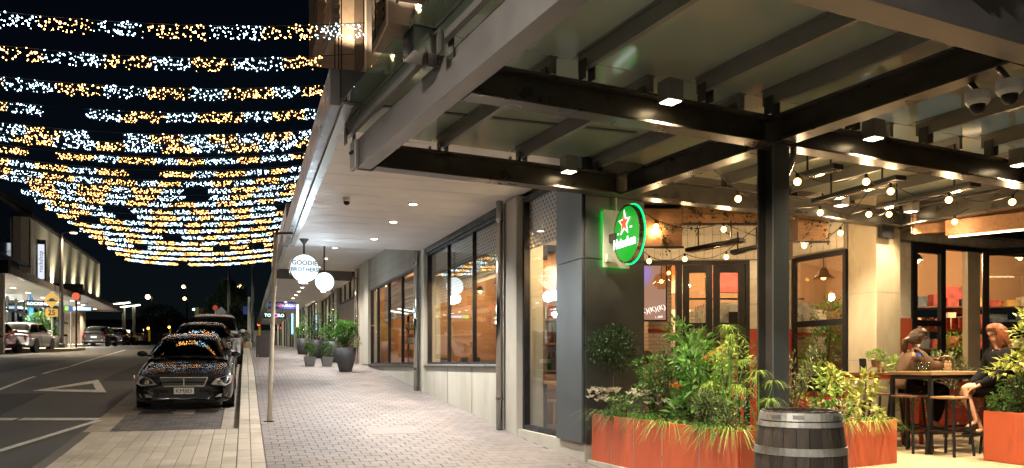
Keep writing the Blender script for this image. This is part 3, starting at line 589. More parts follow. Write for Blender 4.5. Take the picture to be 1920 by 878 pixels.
wall_lamp(7.35, 8.45, 'cylinder up-down wall lamp on the upper storey above the glass canopy'); wall_lamp(10.7, 8.45, 'second cylinder wall lamp further along the upper storey'); wall_lamp(13.9, 9.3, 'third cylinder wall lamp under the projecting timber wing')
# ================================================================ CORNER STEEL AND GLASS CANOPY
sc_t = fthing(CO, 'steel_canopy', 'large grey steel frame with glass roof panels over the corner terrace', 'canopy')
HB = 2.1
def ibeam(name, p, q, d=.26, wf=.20, tf=.022, tw=.03, z=HB, mt=None, gap=0):
    p, q = Vector((p[0], p[1], z)), Vector((q[0], q[1], z)); u = Vector((0, 0, 1)); m = MB()
    m.bar(p + u * tf / 2, q + u * tf / 2, wf, tf); m.bar(p + u * (d - tf / 2), q + u * (d - tf / 2), wf, tf)
    m.bar(p + u * d / 2, q + u * d / 2, tw, d - 2 * tf); o = obj(name, m, mt or m_ibeam, sc_t, bev=.003); dd = (q - p).normalized(); nn_ = Vector((-dd.y, dd.x, 0))
    for e in (p + dd * .12, q - dd * .12):
        for k in range(3):
            for sg in (-1, 1): obj('bolt', MB().lathe([(.014, 0), (.014, .014)], 6, M=Vector((0, 0, 1)).rotation_difference(nn_ * sg).to_matrix().to_4x4(), c=e + u * (.07 + k * .06) + nn_ * sg * (tw / 2)), m_dsteel, o)
    return o
# outer channel beam (smooth face to the street), then the inner grid
b1 = obj('edge_beam', MB().bar((-3.3, 2.62, HB + .15), (-3.3, -4.6, HB + .15), .16, .30), m_steel, sc_t, bev=.006)
obj('end_plate', MB().b2(-3.43, -3.38, 2.50, 2.70, HB - .02, HB + .28), m_steel, b1, bev=.01); obj('end_plate', MB().b2(-3.40, -3.20, 2.62, 2.65, HB - .01, HB + .30), m_steel, b1)
for k in (0, 1): obj('bolt', MB().lathe([(.018, 0), (.018, .02)], 6, M=Matrix.Rotation(R(-90), 4, 'Y'), c=(-3.43, 2.57 + k * .07, HB + .16)), m_black, b1)
ibeam('cross_beam', (-3.2, 2.55), (-.0, 2.55)); ibeam('cross_beam', (-.0, 2.55), (5.1, 2.55)); ibeam('cross_beam', (5.2, 2.55), (9, 2.55))
ibeam('cross_beam', (-3.21, 0), (-.11, 0)); ibeam('cross_beam', (.11, 0), (5.0, 0)); ibeam('cross_beam', (5.2, 0), (8, 0))
obj('edge_beam', MB().bar((-3.2, -2.45, HB + .17), (6.5, -2.45, HB + .17), .22, .34), m_steel, sc_t, bev=.006)
ibeam('long_beam', (0, -2.33), (0, 2.44), d=.26); ibeam('long_beam', (5.1, -2.3), (5.1, 2.44))
# rafters raised on cleats, glass laid over them
ZR = HB + .40
def rafter(a, b0, b1, z0=ZR, z1=ZR, d=.13):
    o = obj('rafter', MB().bar((a, b0, z0), (a, b1, z1), .05, d).bar((a, b0, z0 + d / 2 + .012), (a, b1, z1 + d / 2 + .012), .08, .02), m_steel, sc_t)
    for b in (b0 - .1, b1 + .1):
        for s in (-.045, .045): obj('cleat', MB().b2(a + s - .006, a + s + .006, b - .05, b + .05, HB + .24, ZR), m_dsteel, o)
AS = [-3.45, -2.39, -1.39, -.33, .6, 1.75, 2.9, 4.1, 5.3]; AN = [-3.45, -2.2, -.96, -.17, .9, 2.0, 3.1, 4.2, 5.3]
for a in AS: rafter(a, 2.72, .06)
for a in AN: rafter(a, -.06, -2.7)
rafter(-3.45, -2.75, -4.6)
def pane(a0, a1, b0, b1, mt=None):
    obj('glass_pane', MB().b2(a0 + .015, a1 - .015, b0, b1, ZR + .09, ZR + .106), mt or m_cglass, sc_t)
for a0, a1 in zip(AS[:-1], AS[1:]): pane(a0, a1, .08, 2.95)
for a0, a1 in zip(AN[:-1], AN[1:]): pane(a0, a1, -2.75, .06)
pane(-3.70, -3.45, .32, 3.0, m_eglass); pane(-3.70, -3.45, -2.6, -.02, m_eglass)
obj('gutter_box', MB().b2(-3.64, -3.38, .02, .28, ZR - .10, ZR + .10), m_chrome, sc_t)
for k, (a, b) in enumerate(((-2.39, 2.6), (-1.39, 2.6))): [obj('hanger_rod', MB().b2(a - .12 + s * .05, a - .1 + s * .05, b - .02, b + .02, HB + .26, ZR - .07), m_steel, sc_t) for s in (-1, 1)]
# H column with polished down pipe
cl = thing('steel_column', 'dark steel H-section column rising from the planters to the canopy', 'column', CO.w(0, 0, -1.35), CO.a)
obj('web', MB().b2(-.008, .008, -.09, .09, 0, HB + 1.33), m_dsteel, cl)
for s in (-1, 1): obj('flange', MB().b2(-.10, .10, s * .10 - .008, s * .10 + .008, 0, HB + 1.33), m_clad if s < 0 else m_dsteel, cl)
obj('base_plate', MB().b2(-.16, .16, -.16, .16, 0, .02), m_dsteel, cl)
obj('cap_plate', MB().b2(-.14, .14, -.14, .14, HB + 1.33, HB + 1.35), m_dsteel, cl)
dp = thing('down_pipe', 'polished steel down pipe bent at the top of the dark column', 'pipe', CO.w(.115, -.03, -1.35), CO.a)
pts = [(0, 0, 0), (0, 0, 3.0), (0, 0, 3.12), (.02, -.01, 3.2), (.06, -.03, 3.30), (.08, -.04, 3.36), (.08, -.04, 3.45)]
obj('pipe', MB().tube(pts, .032, 14), m_chrome, dp, smooth=True); [obj('clamp', MB().lathe([(.04, -.015), (.04, .015)], 14, (0, 0, z)), m_chrome, dp) for z in (.9, 1.9, 2.8)]
# box downlights fixed on the beams
def box_light(a, b, lab, e=55, z=HB + .17, sx=.16):
    t = fthing(CO, 'box_light', lab, 'light', a, b, z)
    obj('housing', MB().b2(-sx / 2, sx / 2, -.08, .08, -.0, .18), m_steel, t, bev=.004); obj('glow_panel', MB().b2(-sx / 2 + .015, sx / 2 - .015, -.065, .065, -.006, -.002), e_box, t)
    lamp('SPOT', t, (0, 0, -.03), e, WARM2, .06, (0, 0, 0), 130, .8)
box_light(-1.38, -.20, 'square box downlight on the middle beam over the pavement', 95)
box_light(1.15, -.20, 'square box downlight right of the dark column', 150)
box_light(3.55, -.20, 'square box downlight at the right edge of the photo', 150)
box_light(3.6, 2.34, 'box downlight on the rear beam above the bar table', 95)
box_light(4.9, 2.2, 'added box downlight beside the concrete column', 30)  # downlight added to brighten the concrete column
box_light(-.9, 2.35, 'flush box downlight high beside the slate column', 40)
# dome cameras
for k, (a, b) in enumerate(((1.10, -1.25), (1.02, -1.72))):
    p = px([1833, 1893][k], [185, 165][k], [5.9, 5.55][k]); t = thing('dome_camera', ['white dome security camera under the beam, left one', 'white dome security camera under the beam, right one by the photo edge'][k], 'camera', p)
    obj('mount', MB().lathe([(.085, .05), (.085, -.02), (.07, -.045), (.05, -.05)], 20), mat('camera_white', (.7, .68, .62), .4), t, smooth=False); obj('dome', MB().lathe([(.055, -.045), (.05, -.085), (.03, -.11), (.001, -.118)], 18), m_black, t, smooth=True)
    obj('arm', MB().tube([(0, 0, .05), (-.02, .02, .10), (-.05, .05, .16)], .02, 8), m_dsteel, t)
# ---------------------------------------------------------------- round green sign on the column
Aw = Vector((math.cos(CO.a), math.sin(CO.a), 0)); Bw = Vector((-math.sin(CO.a), math.cos(CO.a), 0))
wall0 = Vector((.90, 9.91, 0)) - Bw * .032
gs = thing('beer_sign', 'round green lit beer sign with red star projecting from the slate column', 'sign', wall0 + Aw * .32 + Vector((0, 0, 1.58)), CO.a)
obj('wall_plate', MB().b2(-.08, .31, -.045, -.03, -.36, .36), mat('pale_plate', (.6, .6, .57), .5), gs); obj('standoff', MB().b2(-.04, .27, -.03, .02, -.3, .3), m_dsteel, gs)
obj('halo_strip', MB().b2(-.07, .30, -.028, -.02, -.35, .35), emis('green_halo', (.0, 1, .06), 9), gs)
obj('junction_box', MB().b2(-.06, .03, -.10, -.045, -.30, -.2), m_white, gs, bev=.005); obj('conduit', MB().tube([(.1, -.05, .36), (.1, -.05, .62)], .015, 8), m_white, gs)
before_disc = set(o.name for o in gs.children)
Md = Matrix.Rotation(R(-90), 4, 'Y')      # disc axis along -a
dk = Vector((.02, -.45, .0)); rr = .355
obj('arm', MB().b2(-.0, .05, -.2, -.045, -.05, .05), m_dsteel, gs)
def dome(s): return [(.001, .085 * s), (rr * .5, .08 * s), (rr * .8, .065 * s), (rr * .94, .05 * s)]
m_gf = emis('green_face', (.0, .36, .02), .8)
obj('rim', MB().lathe([(rr * .94, .05), (rr, .055), (rr, -.055), (rr * .94, -.05)], 44, c=dk, M=Md, caps=False), mat('bronze_rim', (.30, .22, .15), .25, metal=.9), gs, smooth=False)
obj('edge_glow', MB().lathe([(rr + .004, -.06), (rr + .014, -.06), (rr + .014, -.035), (rr + .004, -.035)], 44, c=dk, M=Md, caps=False), emis('green_edge', (0, .75, .2), 2), gs)
obj('face', MB().lathe(dome(1)[::-1], 44, c=dk, M=Md, caps=False), m_gf, gs, smooth=True); obj('face', MB().lathe(dome(-1), 44, c=dk, M=Md, caps=False), m_gf, gs, smooth=True)
# lettering lies on the face: its x runs along -b, its normal along -a
def star(r, off): return [(off, dk.y - math.sin(k * math.pi / 5) * (r if k % 2 == 0 else r * .40), .13 + math.cos(k * math.pi / 5) * (r if k % 2 == 0 else r * .40)) for k in range(10)]
obj('star_outline', MB().prism(star(.165, dk.x - .088), (-.006, 0, 0)), emis('star_white', (1, .9, .85), 2.0), gs); obj('star', MB().prism(star(.125, dk.x - .096), (-.005, 0, 0)), emis('star_red', (.85, .06, .02), 1.6), gs)
ew = emis('sign_white', (.9, 1, .92), 2.2)
text('lettering', 'Heineken', .155, ew, gs, (dk.x - .093, dk.y, -.105), (R(90), R(-8) * 0, R(-90)), bold=.006); text('lettering', 'EST', .03, ew, gs, (dk.x - .088, dk.y + .17, .02), (R(90), 0, R(-90))); text('lettering', '1873', .03, ew, gs, (dk.x - .088, dk.y - .17, .06), (R(90), 0, R(-90)))
turn = Matrix.Translation(dk) @ Matrix.Rotation(R(-8), 4, 'Z') @ Matrix.Diagonal((.66, 1, 1, 1)) @ Matrix.Translation(-dk)
bpy.context.view_layer.update()
for o in gs.children:
    if o.name not in before_disc and not o.name.startswith('arm'):
        M0 = o.matrix_basis.copy(); o.data.transform(turn @ M0); o.matrix_basis = Matrix.Identity(4)
# ================================================================ TERRACE BACK WALLS
Cw = CO.w
def pt(x, Y): return Vector(((x - 960) * Y / F, Y))
W0, W1 = Vector((1.45, 14.15)), Vector((4.82, 13.95))          # door wall (almost square to the view)
K0 = pt(1590, 12.6)                                            # concrete column, left edge
K1 = pt(1643, 12.15); K2 = K1 + Vector((Aw.x, Aw.y)) * .55
def wallbox(name, p, q, z0, z1, th, mt, parent, out=0):
    p, q = Vector((p[0], p[1], 0)), Vector((q[0], q[1], 0)); d = (q - p).normalized(); n = Vector((-d.y, d.x, 0))
    return obj(name, MB().prism([(p + n * out).to_tuple()[:2] + (z0,), (q + n * out).to_tuple()[:2] + (z0,), (q + n * (th + out)).to_tuple()[:2] + (z0,), (p + n * (th + out)).to_tuple()[:2] + (z0,)], (0, 0, z1 - z0)), mt, parent)
rest = thing('restaurant_front', 'white tiled restaurant front with black glazed doors behind the terrace', 'building', (3.2, 14, FLOOR)); rest.location = (0, 0, 0)
ZH = 1.83
def lerp(p, q, f): return p + (q - p) * f
def tiles(p, q, z0, z1, tw=.145, th=.44, out=.012, vert=True, name='wall_tile'):
    L = (q - p).length; d = (q - p) / L; n = Vector((d.y, -d.x)); nx = int(L / tw); nz = int((z1 - z0) / th) + 1
    me = MB().b2(-tw / 2 + .004, tw / 2 - .004, -.006, .006, .004, th - .004).me(name); me.materials.append(m_wtile); ang = math.atan2(d.y, d.x)
    for i in range(nx):
        off = (i % 2) * th * .5
        for k in range(-1, nz):
            zb = z0 + k * th + off; za, zc = max(zb, z0), min(zb + th, z1)
            if zc - za < .03: continue
            o = bpy.data.objects.new(name, me); col.objects.link(o); o.parent = rest; c = p + d * (i * tw + tw / 2) + n * out; o.location = (c.x, c.y, za); o.rotation_euler = (0, 0, ang); o.scale = (1, 1, (zc - za) / th)
# door wall: openings at 0..26 % (glazed, screen behind), doors 1265-1405 px, tiled pier to the right
xw = lambda x: (lambda f: W0 + (W1 - W0) * f)(((x - 960) / F * W0.y - W0.x) / ((W1.x - W0.x) - (x - 960) / F * (W1.y - W0.y)))
A_, B_, C_, D_ = xw(1150), xw(1268), xw(1405), xw(1486)
wallbox('upper_wall', A_, D_, ZH, 2.75, .2, m_grout, rest); tiles(A_, D_, ZH + .02, 2.72)
wallbox('pier', C_, D_, FLOOR, ZH, .2, m_grout, rest); tiles(C_, D_, .62, ZH); wallbox('red_dado', C_, D_, FLOOR, .60, .02, m_redw, rest, out=-.02)
def door(p, q, z1, parent=rest, name='glazed_door', mid=.68, th=.07, st=.11, split=None, zb=FLOOR):
    L = (q - p).length; d = (q - p) / L; ang = math.atan2(d.y, d.x); m = MB()
    m.b2(0, st, -th / 2, th / 2, 0, z1 - zb); m.b2(L - st, L, -th / 2, th / 2, 0, z1 - zb); m.b2(st, L - st, -th / 2, th / 2, z1 - zb - st * 1.2, z1 - zb); m.b2(st, L - st, -th / 2, th / 2, 0, .25)
    m.b2(st, L - st, -th / 2, th / 2, mid - zb - .05, mid - zb + .05)
    o = obj(name, m, m_black, parent, (p.x, p.y, zb), (0, 0, ang))
    for z0_, z1_ in ((.25, mid - zb - .05), (mid - zb + .05, z1 - zb - st * 1.2)): obj('pane', MB().b2(st, L - st, -.006, .006, z0_, z1_), m_glass, o)
    return o
mid_ = lerp(B_, C_, .5)
wallbox('door_frame', A_, C_, ZH - .07, ZH, .12, m_black, rest, out=-.03); wallbox('door_jamb', C_ - Vector((.07, 0)), C_, FLOOR, ZH - .07, .12, m_black, rest, out=-.03); wallbox('door_jamb', B_, B_ + Vector((.1, 0)), FLOOR, ZH - .07, .12, m_black, rest, out=-.03)
door(B_ + Vector((.12, .02)), mid_ - Vector((.01, 0)), ZH - .08); door(mid_ + Vector((.01, 0)), C_ - Vector((.08, -.02)), ZH - .08)
# side return with the tall window, then the concrete column
E0 = pt(1488, 13.75); E1 = pt(1588, 12.62)
wallbox('upper_wall', E0, E1, ZH + .02, 2.75, .2, m_grout, rest); tiles(E0, E1, ZH + .04, 2.72); wallbox('dado', E0, E1, FLOOR, -.45, .2, m_redw, rest)
door(E0, E1, ZH, name='tall_window', mid=.68, st=.06, zb=-.45)
kc = thing('concrete_column', 'pale board-marked concrete column at the inner corner of the terrace', 'column', (K1.x, K1.y, FLOOR))
kq = [K0, K1, K2, K2 + (K0 - K1)]; obj('shaft', MB().prism([(p.x - K1.x, p.y - K1.y, 0) for p in kq], (0, 0, 4.0)), m_concd, kc, bev=.012)
jp = lerp(K1, K2, .02); obj('grille_box', MB().box(((K1.x + K2.x) / 2 - K1.x - .1, (K1.y + K2.y) / 2 - K1.y - .13, 3.16), (.26, .08, .16), CO.a), m_black, kc)
for zz in (1.2, 2.25): obj('cast_joint', MB().prism([(p.x - K1.x, p.y - K1.y, zz) for p in [q + (q - (K0 + K2) / 2).normalized() * .002 for q in kq]], (0, 0, .008)), m_grout, kc)
# right-hand wall behind the guests
R0 = K2 + Vector((Aw.x, Aw.y)) * .02 + Vector((Bw.x, Bw.y)) * .35
def rw(x): k = (x - 960) / F; w_ = (k * R0.y - R0.x) / (Aw.x - k * Aw.y); return R0 + Vector((Aw.x, Aw.y)) * w_
ZD = 1.99
r1, r2, r3, r4 = rw(1692), rw(1708), rw(1838), rw(1990)
wallbox('upper_wall', R0, r4, ZD + .02, 2.75, .2, m_grout, rest); tiles(R0, r4, ZD + .04, 2.72)
wallbox('pier', R0, r2, FLOOR, ZD, .2, m_wtile, rest); wallbox('red_dado', R0, r2, FLOOR, .75, .02, m_orange, rest, out=-.02)
door(r2, rw(1770), ZD, st=.12); wallbox('door_jamb', rw(1815), rw(1838), FLOOR, ZD, .1, m_room, rest); wallbox('door_frame', r2, r4, ZD - .05, ZD + .02, .1, m_black, rest, out=-.02)
ol = rw(1842); door(ol, ol + Vector((.75, -.28)), ZD + .02, st=.10); door(ol + Vector((.78, -.28)), ol + Vector((1.5, .1)), ZD + .02, st=.10)
wallbox('low_wall', rw(1700), rw(1850), FLOOR, -.3, .06, m_redw, rest, out=-.06)
# room behind
m_wb = brickmat('white_brick', (.72, .66, .58), (.66, .6, .52), (.42, .36, .3), .22, .075, .008, rot=(R(90), 0, 0))
br = obj('brick_room_wall', MB().b2(2.1, 7.3, 17.4, 17.6, FLOOR, 1.2), m_wb, rest)
obj('room_upper_wall', MB().b2(2.1, 12, 17.4, 17.6, 1.203, 2.75), m_tan, rest)
for z in (.62, .02, -.5): obj('red_stripe', MB().b2(2.1, 7.3, 17.385, 17.4, z, z + .07), m_redw, rest)
obj('brick_pier', MB().b2(2.65, 3.1, 15.4, 15.9, FLOOR, 2.0), m_wb, rest)
for z in (.62, .02, -.5): obj('red_stripe', MB().b2(2.64, 3.11, 15.385, 15.4, z, z + .07), m_redw, rest)
obj('room_floor', MB().b2(1.9, 12, 14.4, 17.4, FLOOR - .02, FLOOR + .005), m_fl, rest); obj('room_ceiling', MB().b2(1.9, 12, 14.3, 17.6, 2.76, 2.85), m_ceil, rest)
obj('kitchen_hood', MB().b2(4.0, 6.2, 16.2, 17.3, .85, 1.25), mat('steel_hood', (.5, .5, .48), .3, metal=.9), rest); obj('room_partition', MB().b2(6.9, 7.05, 14.4, 17.4, FLOOR, 2.75), m_tan, rest)
obj('bright_kitchen_wall', MB().b2(4.3, 6.0, 17.3, 17.39, -.4, .8), m_wtile, rest)
for x, y, e in ((2.4, 16.6, 26), (4.6, 16.0, 34), (5.8, 15.2, 16), (8.2, 16.0, 26), (10, 15.6, 26)):
    l = obj('room_lamp', MB().lathe([(.02, .12), (.04, .1), (.1, 0), (.09, -.005)], 14), m_black, rest, (x, y, 2.1)); obj('bulb', MB().ball((0, 0, -.01), .04), e_bulb, l); lamp('POINT', l, (0, 0, -.12), e, WARM, .08)
obj('menu_board', MB().b2(4.35, 5.2, 15.9, 15.94, .55, 1.05), m_black, rest)
for x in (3.55, 3.95, 4.6, 5.3): obj('pass_post', MB().b2(x - .02, x + .02, 16.0, 16.04, FLOOR, 1.3), m_black, rest)
for z in (.1, .5, 1.3): obj('pass_rail', MB().b2(3.5, 5.9, 16.0, 16.04, z, z + .035), m_black, rest)
obj('pass_counter', MB().b2(3.4, 6.3, 15.6, 16.3, -.3, -.25), m_wood, rest)
m_pic = [mat('art_%d' % k, c, .7, var=.6, scale=5) for k, c in enumerate(((.5, .42, .3), (.35, .06, .05), (.08, .10, .14), (.5, .3, .08)))]
for k, (x, z, w_, h_) in enumerate(((3.5, 1.75, .5, .4), (4.6, 1.8, .7, .45), (5.7, 1.7, .4, .5), (8.0, 1.5, .6, .8), (8.9, .6, .5, .7), (9.7, 1.4, .7, .6), (10.6, .9, .5, .5))): obj('wall_picture', MB().b2(x - w_ / 2, x + w_ / 2, 17.36, 17.398, z - h_ / 2, z + h_ / 2), m_pic[k % 4], rest)
for z in (-.1, .35, .8, 1.25):
    obj('wall_shelf', MB().b2(7.4, 11.4, 17.1, 17.38, z - .03, z), m_woodd, rest)
    for k in range(12): x = 7.5 + k * .32; obj('shelf_box', MB().b2(x, x + random.uniform(.12, .26), 17.12, 17.34, z, z + random.uniform(.12, .32)), random.choice(m_pic), rest)
# inside shelf with red tins, and a box on the wall
ts_ = thing('tin_shelf', 'orange-lit shelf carrying a row of red tins inside the right doorway', 'shelf', px(1790, 617, 15.2)); obj('shelf_board', MB().b2(-.7, .7, -.12, .12, -.05, 0), m_orange, ts_); [obj('shelf_bracket', MB().b2(x - .02, x + .02, -.1, .1, -.2, -.05), m_black, ts_) for x in (-.6, .6)]
for k in range(9):
    t = thing('red_tin', 'red tin in the row on the shelf inside the right doorway', 'tin', px(1790, 617, 15.2) + Vector((-.58 + k * .145, 0, 0)), group='red tins on the inside shelf'); obj('can', MB().lathe([(.055, 0), (.055, .2)], 12), mat('tin_red', (.5, .04, .03), .3) if k == 0 else bpy.data.materials['tin_red'], t); obj('lid', MB().lathe([(.057, .2), (.057, .215)], 12), m_chrome, t)
# screen
scm, t_, N, L, B = _mat('screen_picture'); tc = N.new('ShaderNodeTexCoord'); sp = N.new('ShaderNodeTexGradient'); sp.gradient_type = 'SPHERICAL'; mp = N.new('ShaderNodeMapping'); mp.inputs['Location'].default_value = (.95, 0, -.85); mp.inputs['Scale'].default_value = (2.0, 1, 2.6); L.new(tc.outputs['Object'], mp.inputs[0]); L.new(mp.outputs[0], sp.inputs[0])
ns = N.new('ShaderNodeTexNoise'); ns.inputs['Scale'].default_value = 3; L.new(tc.outputs['Object'], ns.inputs[0]); ml = N.new('ShaderNodeMath'); ml.operation = 'MULTIPLY'; L.new(sp.outputs[1], ml.inputs[0]); L.new(ns.outputs[0], ml.inputs[1])
rp = N.new('ShaderNodeValToRGB'); rp.color_ramp.elements[0].color = (.28, .15, .10, 1); rp.color_ramp.elements[1].color = (.35, .75, 1, 1); rp.color_ramp.elements[1].position = .45; e3 = rp.color_ramp.elements.new(.2); e3.color = (.22, .16, .5, 1); L.new(ml.outputs[0], rp.inputs[0]); L.new(rp.outputs[0], B.inputs['Emission Color']); B.inputs['Emission Strength'].default_value = 1.1; B.inputs['Base Color'].default_value = (.05, .05, .05, 1)
tv = thing('projector_screen', 'large wall screen with blue glow and white script inside the left opening', 'screen', px(1225, 545, 14.9)); obj('picture', MB().b2(-.5, .235, -.005, .005, -.55, .53), scm, tv); obj('frame', MB().b2(-.55, .255, .006, .03, -.58, .56).b2(.236, .256, -.02, .006, -.575, .555), m_black, tv)
text('lettering', '(K)(K)(K)', .13, emis('script_glow', (1, .85, .8), 1.5), tv, (-.02, -.012, -.36), (R(90), R(-12), 0)); text('lettering', '1..000', .06, emis('script_glow2', (1, .85, .8), 1.5), tv, (.1, -.012, -.5), (R(90), R(-6), 0))
# glass globes hanging by the screen
for k, (x, y, r) in enumerate(((1254, 512, .17), (1240, 528, .15))):
    t = thing('globe_pendant', ['clear amber glass globe pendant, upper of the two by the screen', 'clear amber glass globe pendant, lower of the two by the screen'][k], 'pendant', px(x, y, 14.5 - k * .3))
    obj('globe', MB().ball((0, 0, 0), r, 20, 12), glass('globe_glass_%d' % k, (1, .82, .62), .1, .6), t, smooth=True); obj('bulb', MB().ball((0, 0, 0), .035), e_bulb, t); obj('cord', MB().tube([(0, 0, .03), (0, 0, 1.3)], .006, 5), m_black, t)
# framed picture under the screen
q = px(1209, 630, 17.0); pf = thing('framed_picture', 'small dark framed picture on the brick wall below the screen', 'picture', q); obj('frame', MB().b2(-.16, .16, -.02, .02, -.3, .3), m_woodd, pf); obj('print', MB().b2(-.11, .11, -.025, -.02, -.25, .25), m_tan, pf)
# ceiling slab over the terrace rear, timber beams with LED strip
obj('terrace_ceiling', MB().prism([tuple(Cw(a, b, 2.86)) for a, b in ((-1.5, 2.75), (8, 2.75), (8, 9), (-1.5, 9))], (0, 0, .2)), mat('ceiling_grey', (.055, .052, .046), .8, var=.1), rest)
lb = fthing(CO, 'timber_beam', 'timber beam with glowing LED strip above the right doors', 'beam', 0, 0, 0)
q0, q1 = px(1775, 447, 11.6), px(1935, 419, 10.9); lb.location = q0; lb.rotation_euler = (0, 0, 0); dv = q1 - q0; dv.z = 0; q2 = dv * 2.2
obj('beam', MB().bar((0, 0, .14), q2 + Vector((0, 0, .14)), .16, .22), m_wood, lb); obj('led_strip', MB().bar((0, -.06, .01), q2 + Vector((0, -.06, .01)), .03, .02), emis('led_warm', (1, .72, .4), 9), lb)
tb = thing('timber_beam', 'plain timber beam beside the LED-lit one above the right doors', 'beam', px(1712, 440, 12.0)); obj('beam', MB().bar((0, 0, .15), Vector((3.6, -1.55, .15)), .14, .3), m_wood, tb); obj('end_cap', MB().box((-.02, .01, .15), (.02, .14, .3), R(-23)), m_woodd, tb)
# infra-red heater tubes under the frame
def heater(p, q, lab):
    t = thing('strip_heater', lab, 'heater', p); d = q - p; obj('housing', MB().bar((0, 0, 0), d, .16, .06), m_black, t, bev=.01); obj('reflector', MB().bar(Vector((0, 0, -.035)) + d * .04, d * .96 + Vector((0, 0, -.035)), .10, .012), m_chrome, t)
    for f in (.2, .8): obj('hanger', MB().tube([d * f, d * f + Vector((0, 0, .3))], .012, 6), m_black, t)
heater(px(1500, 332, 9.2), px(1573, 312, 8.7), 'strip heater under the canopy just right of the column'); heater(px(1530, 378, 10.6), px(1690, 333, 9.2), 'long strip heater slanting behind the festoon bulbs'); heater(px(1650, 388, 11.0), px(1830, 345, 9.4), 'long strip heater nearest the right beam')
heater(px(1290, 470, 11.9), px(1392, 450, 11.2), 'black strip heater under the hanging timber boxes'); heater(px(1372, 474, 12.2), px(1430, 462, 11.9), 'black strip heater half hidden behind the column')
# hanging timber planter boxes with trailing ivy
def hang_box(x0, x1, y0, y1, Y, lab):
    p = px((x0 + x1) / 2, y1, Y); wd = (x1 - x0) * Y / F; ht = (y1 - y0) * Y / F
    t = thing('hanging_box', lab, 'planter', p); [obj('board', MB().b2(-wd / 2, wd / 2, -.15 - .0, -.13, k * ht / 2 + .004, (k + 1) * ht / 2 - .004), m_wood, t) for k in (0, 1)]; obj('trough', MB().b2(-wd / 2, wd / 2, -.128, .15, .01, ht - .01), m_woodd, t)
    [obj('hanger', MB().bar((x, 0, ht), (x, 0, 2.8 - p.z), .02, .02, (0, 1, 0)), m_black, t) for x in (-wd * .45, wd * .45)]; obj('rail', MB().b2(-wd / 2 - .02, wd / 2 + .02, -.17, -.15, -.03, 0), m_black, t); return t
hb1 = hang_box(1205, 1275, 395, 465, 11.6, 'hanging timber box nearest the green sign'); hb2 = hang_box(1278, 1428, 385, 422, 12.3, 'long hanging timber box above the glazed doors'); hb3 = hang_box(1490, 1545, 410, 455, 12.0, 'hanging timber box right of the dark column')
# festoon light strings
def festoon(lab, pts):
    P = [px(*p) for p in pts]; t = thing('festoon_string', lab, 'string lights', P[0])
    path = []
    for i in range(len(P) - 1):
        for k in range(6):
            f = k / 6; path.append(P[i].lerp(P[i + 1], f) + Vector((0, 0, .09 - .10 * math.sin(math.pi * f))) - P[0])
    path.append(P[-1] + Vector((0, 0, .09)) - P[0]); d0 = (path[0] - path[1]).normalized(); path = [path[0] + d0 * .9 + Vector((0, 0, .25))] + path; path.append(path[-1] + (path[-1] - path[-2]).normalized() * .9 + Vector((0, 0, .25)))
    obj('cable', MB().tube(path, .006, 5), m_black, t)
    for p in P: b = obj('bulb', MB().ball((0, 0, 0), .04, 12, 8), e_bulb, t, p - P[0], smooth=True); obj('socket', MB().lathe([(.016, .03), (.02, .09)], 8), m_black, b); lamp('POINT', b, (0, 0, -.06), 2.0, WARM, .05)
festoon('nearest festoon bulb string right of the column', [(1495, 341, 8.6), (1624, 341, 9.0), (1670, 359, 9.4), (1779, 375, 9.6), (1898, 379, 9.8)])
festoon('middle festoon bulb string crossing behind the column', [(1384, 373, 9.5), (1538, 399, 10.5), (1629, 402, 11.0), (1667, 402, 11.3), (1790, 416, 11.2)])
festoon('festoon bulb string nearest the tiled wall', [(1230, 425, 11.4), (1357, 430, 11.4), (1508, 461, 12.4), (1576, 437, 11.8)])
festoon('lowest festoon bulb string in front of the glazed doors', [(1217, 490, 12.9), (1284, 486, 12.9), (1362, 482, 12.9)])
# industrial pendant behind the tall window
q = px(1544, 523, 14.2); ip = thing('dome_pendant', 'dark dome pendant lamp behind the tall window', 'pendant', q); obj('shade', MB().lathe([(.03, .2), (.07, .17), (.1, .08), (.2, .0), (.19, 0)], 20, caps=False), m_wood, ip, smooth=True); obj('bulb', MB().ball((0, 0, .03), .05), e_bulb, ip); obj('cord', MB().tube([(0, 0, .2), (0, 0, 1.2)], .008, 5), m_black, ip)

# upper wall of the restaurant seen through the glass roof, with cool lit windows
uw = fthing(CO, 'restaurant_upper_wall', 'tan upper wall with cool-lit windows seen through the glass roof', 'building', 0, 0, 0)
obj('wall', MB().b2(-1.2, 12, 3.2, 3.5, 3.08, 9), mat('upper_render', (.42, .33, .22), .8, var=.1), uw)
m_cw = emis('cool_window', (.30, .58, .95), .75)
for k in range(4): a = 4.9 + k * 1.35; wn = obj('window', MB().b2(a, a + 1.25, 3.16, 3.2, 3.3, 4.7), m_black, uw); obj('pane', MB().b2(a + .06, a + 1.19, 3.14, 3.158, 3.36, 4.64), m_cw, wn)
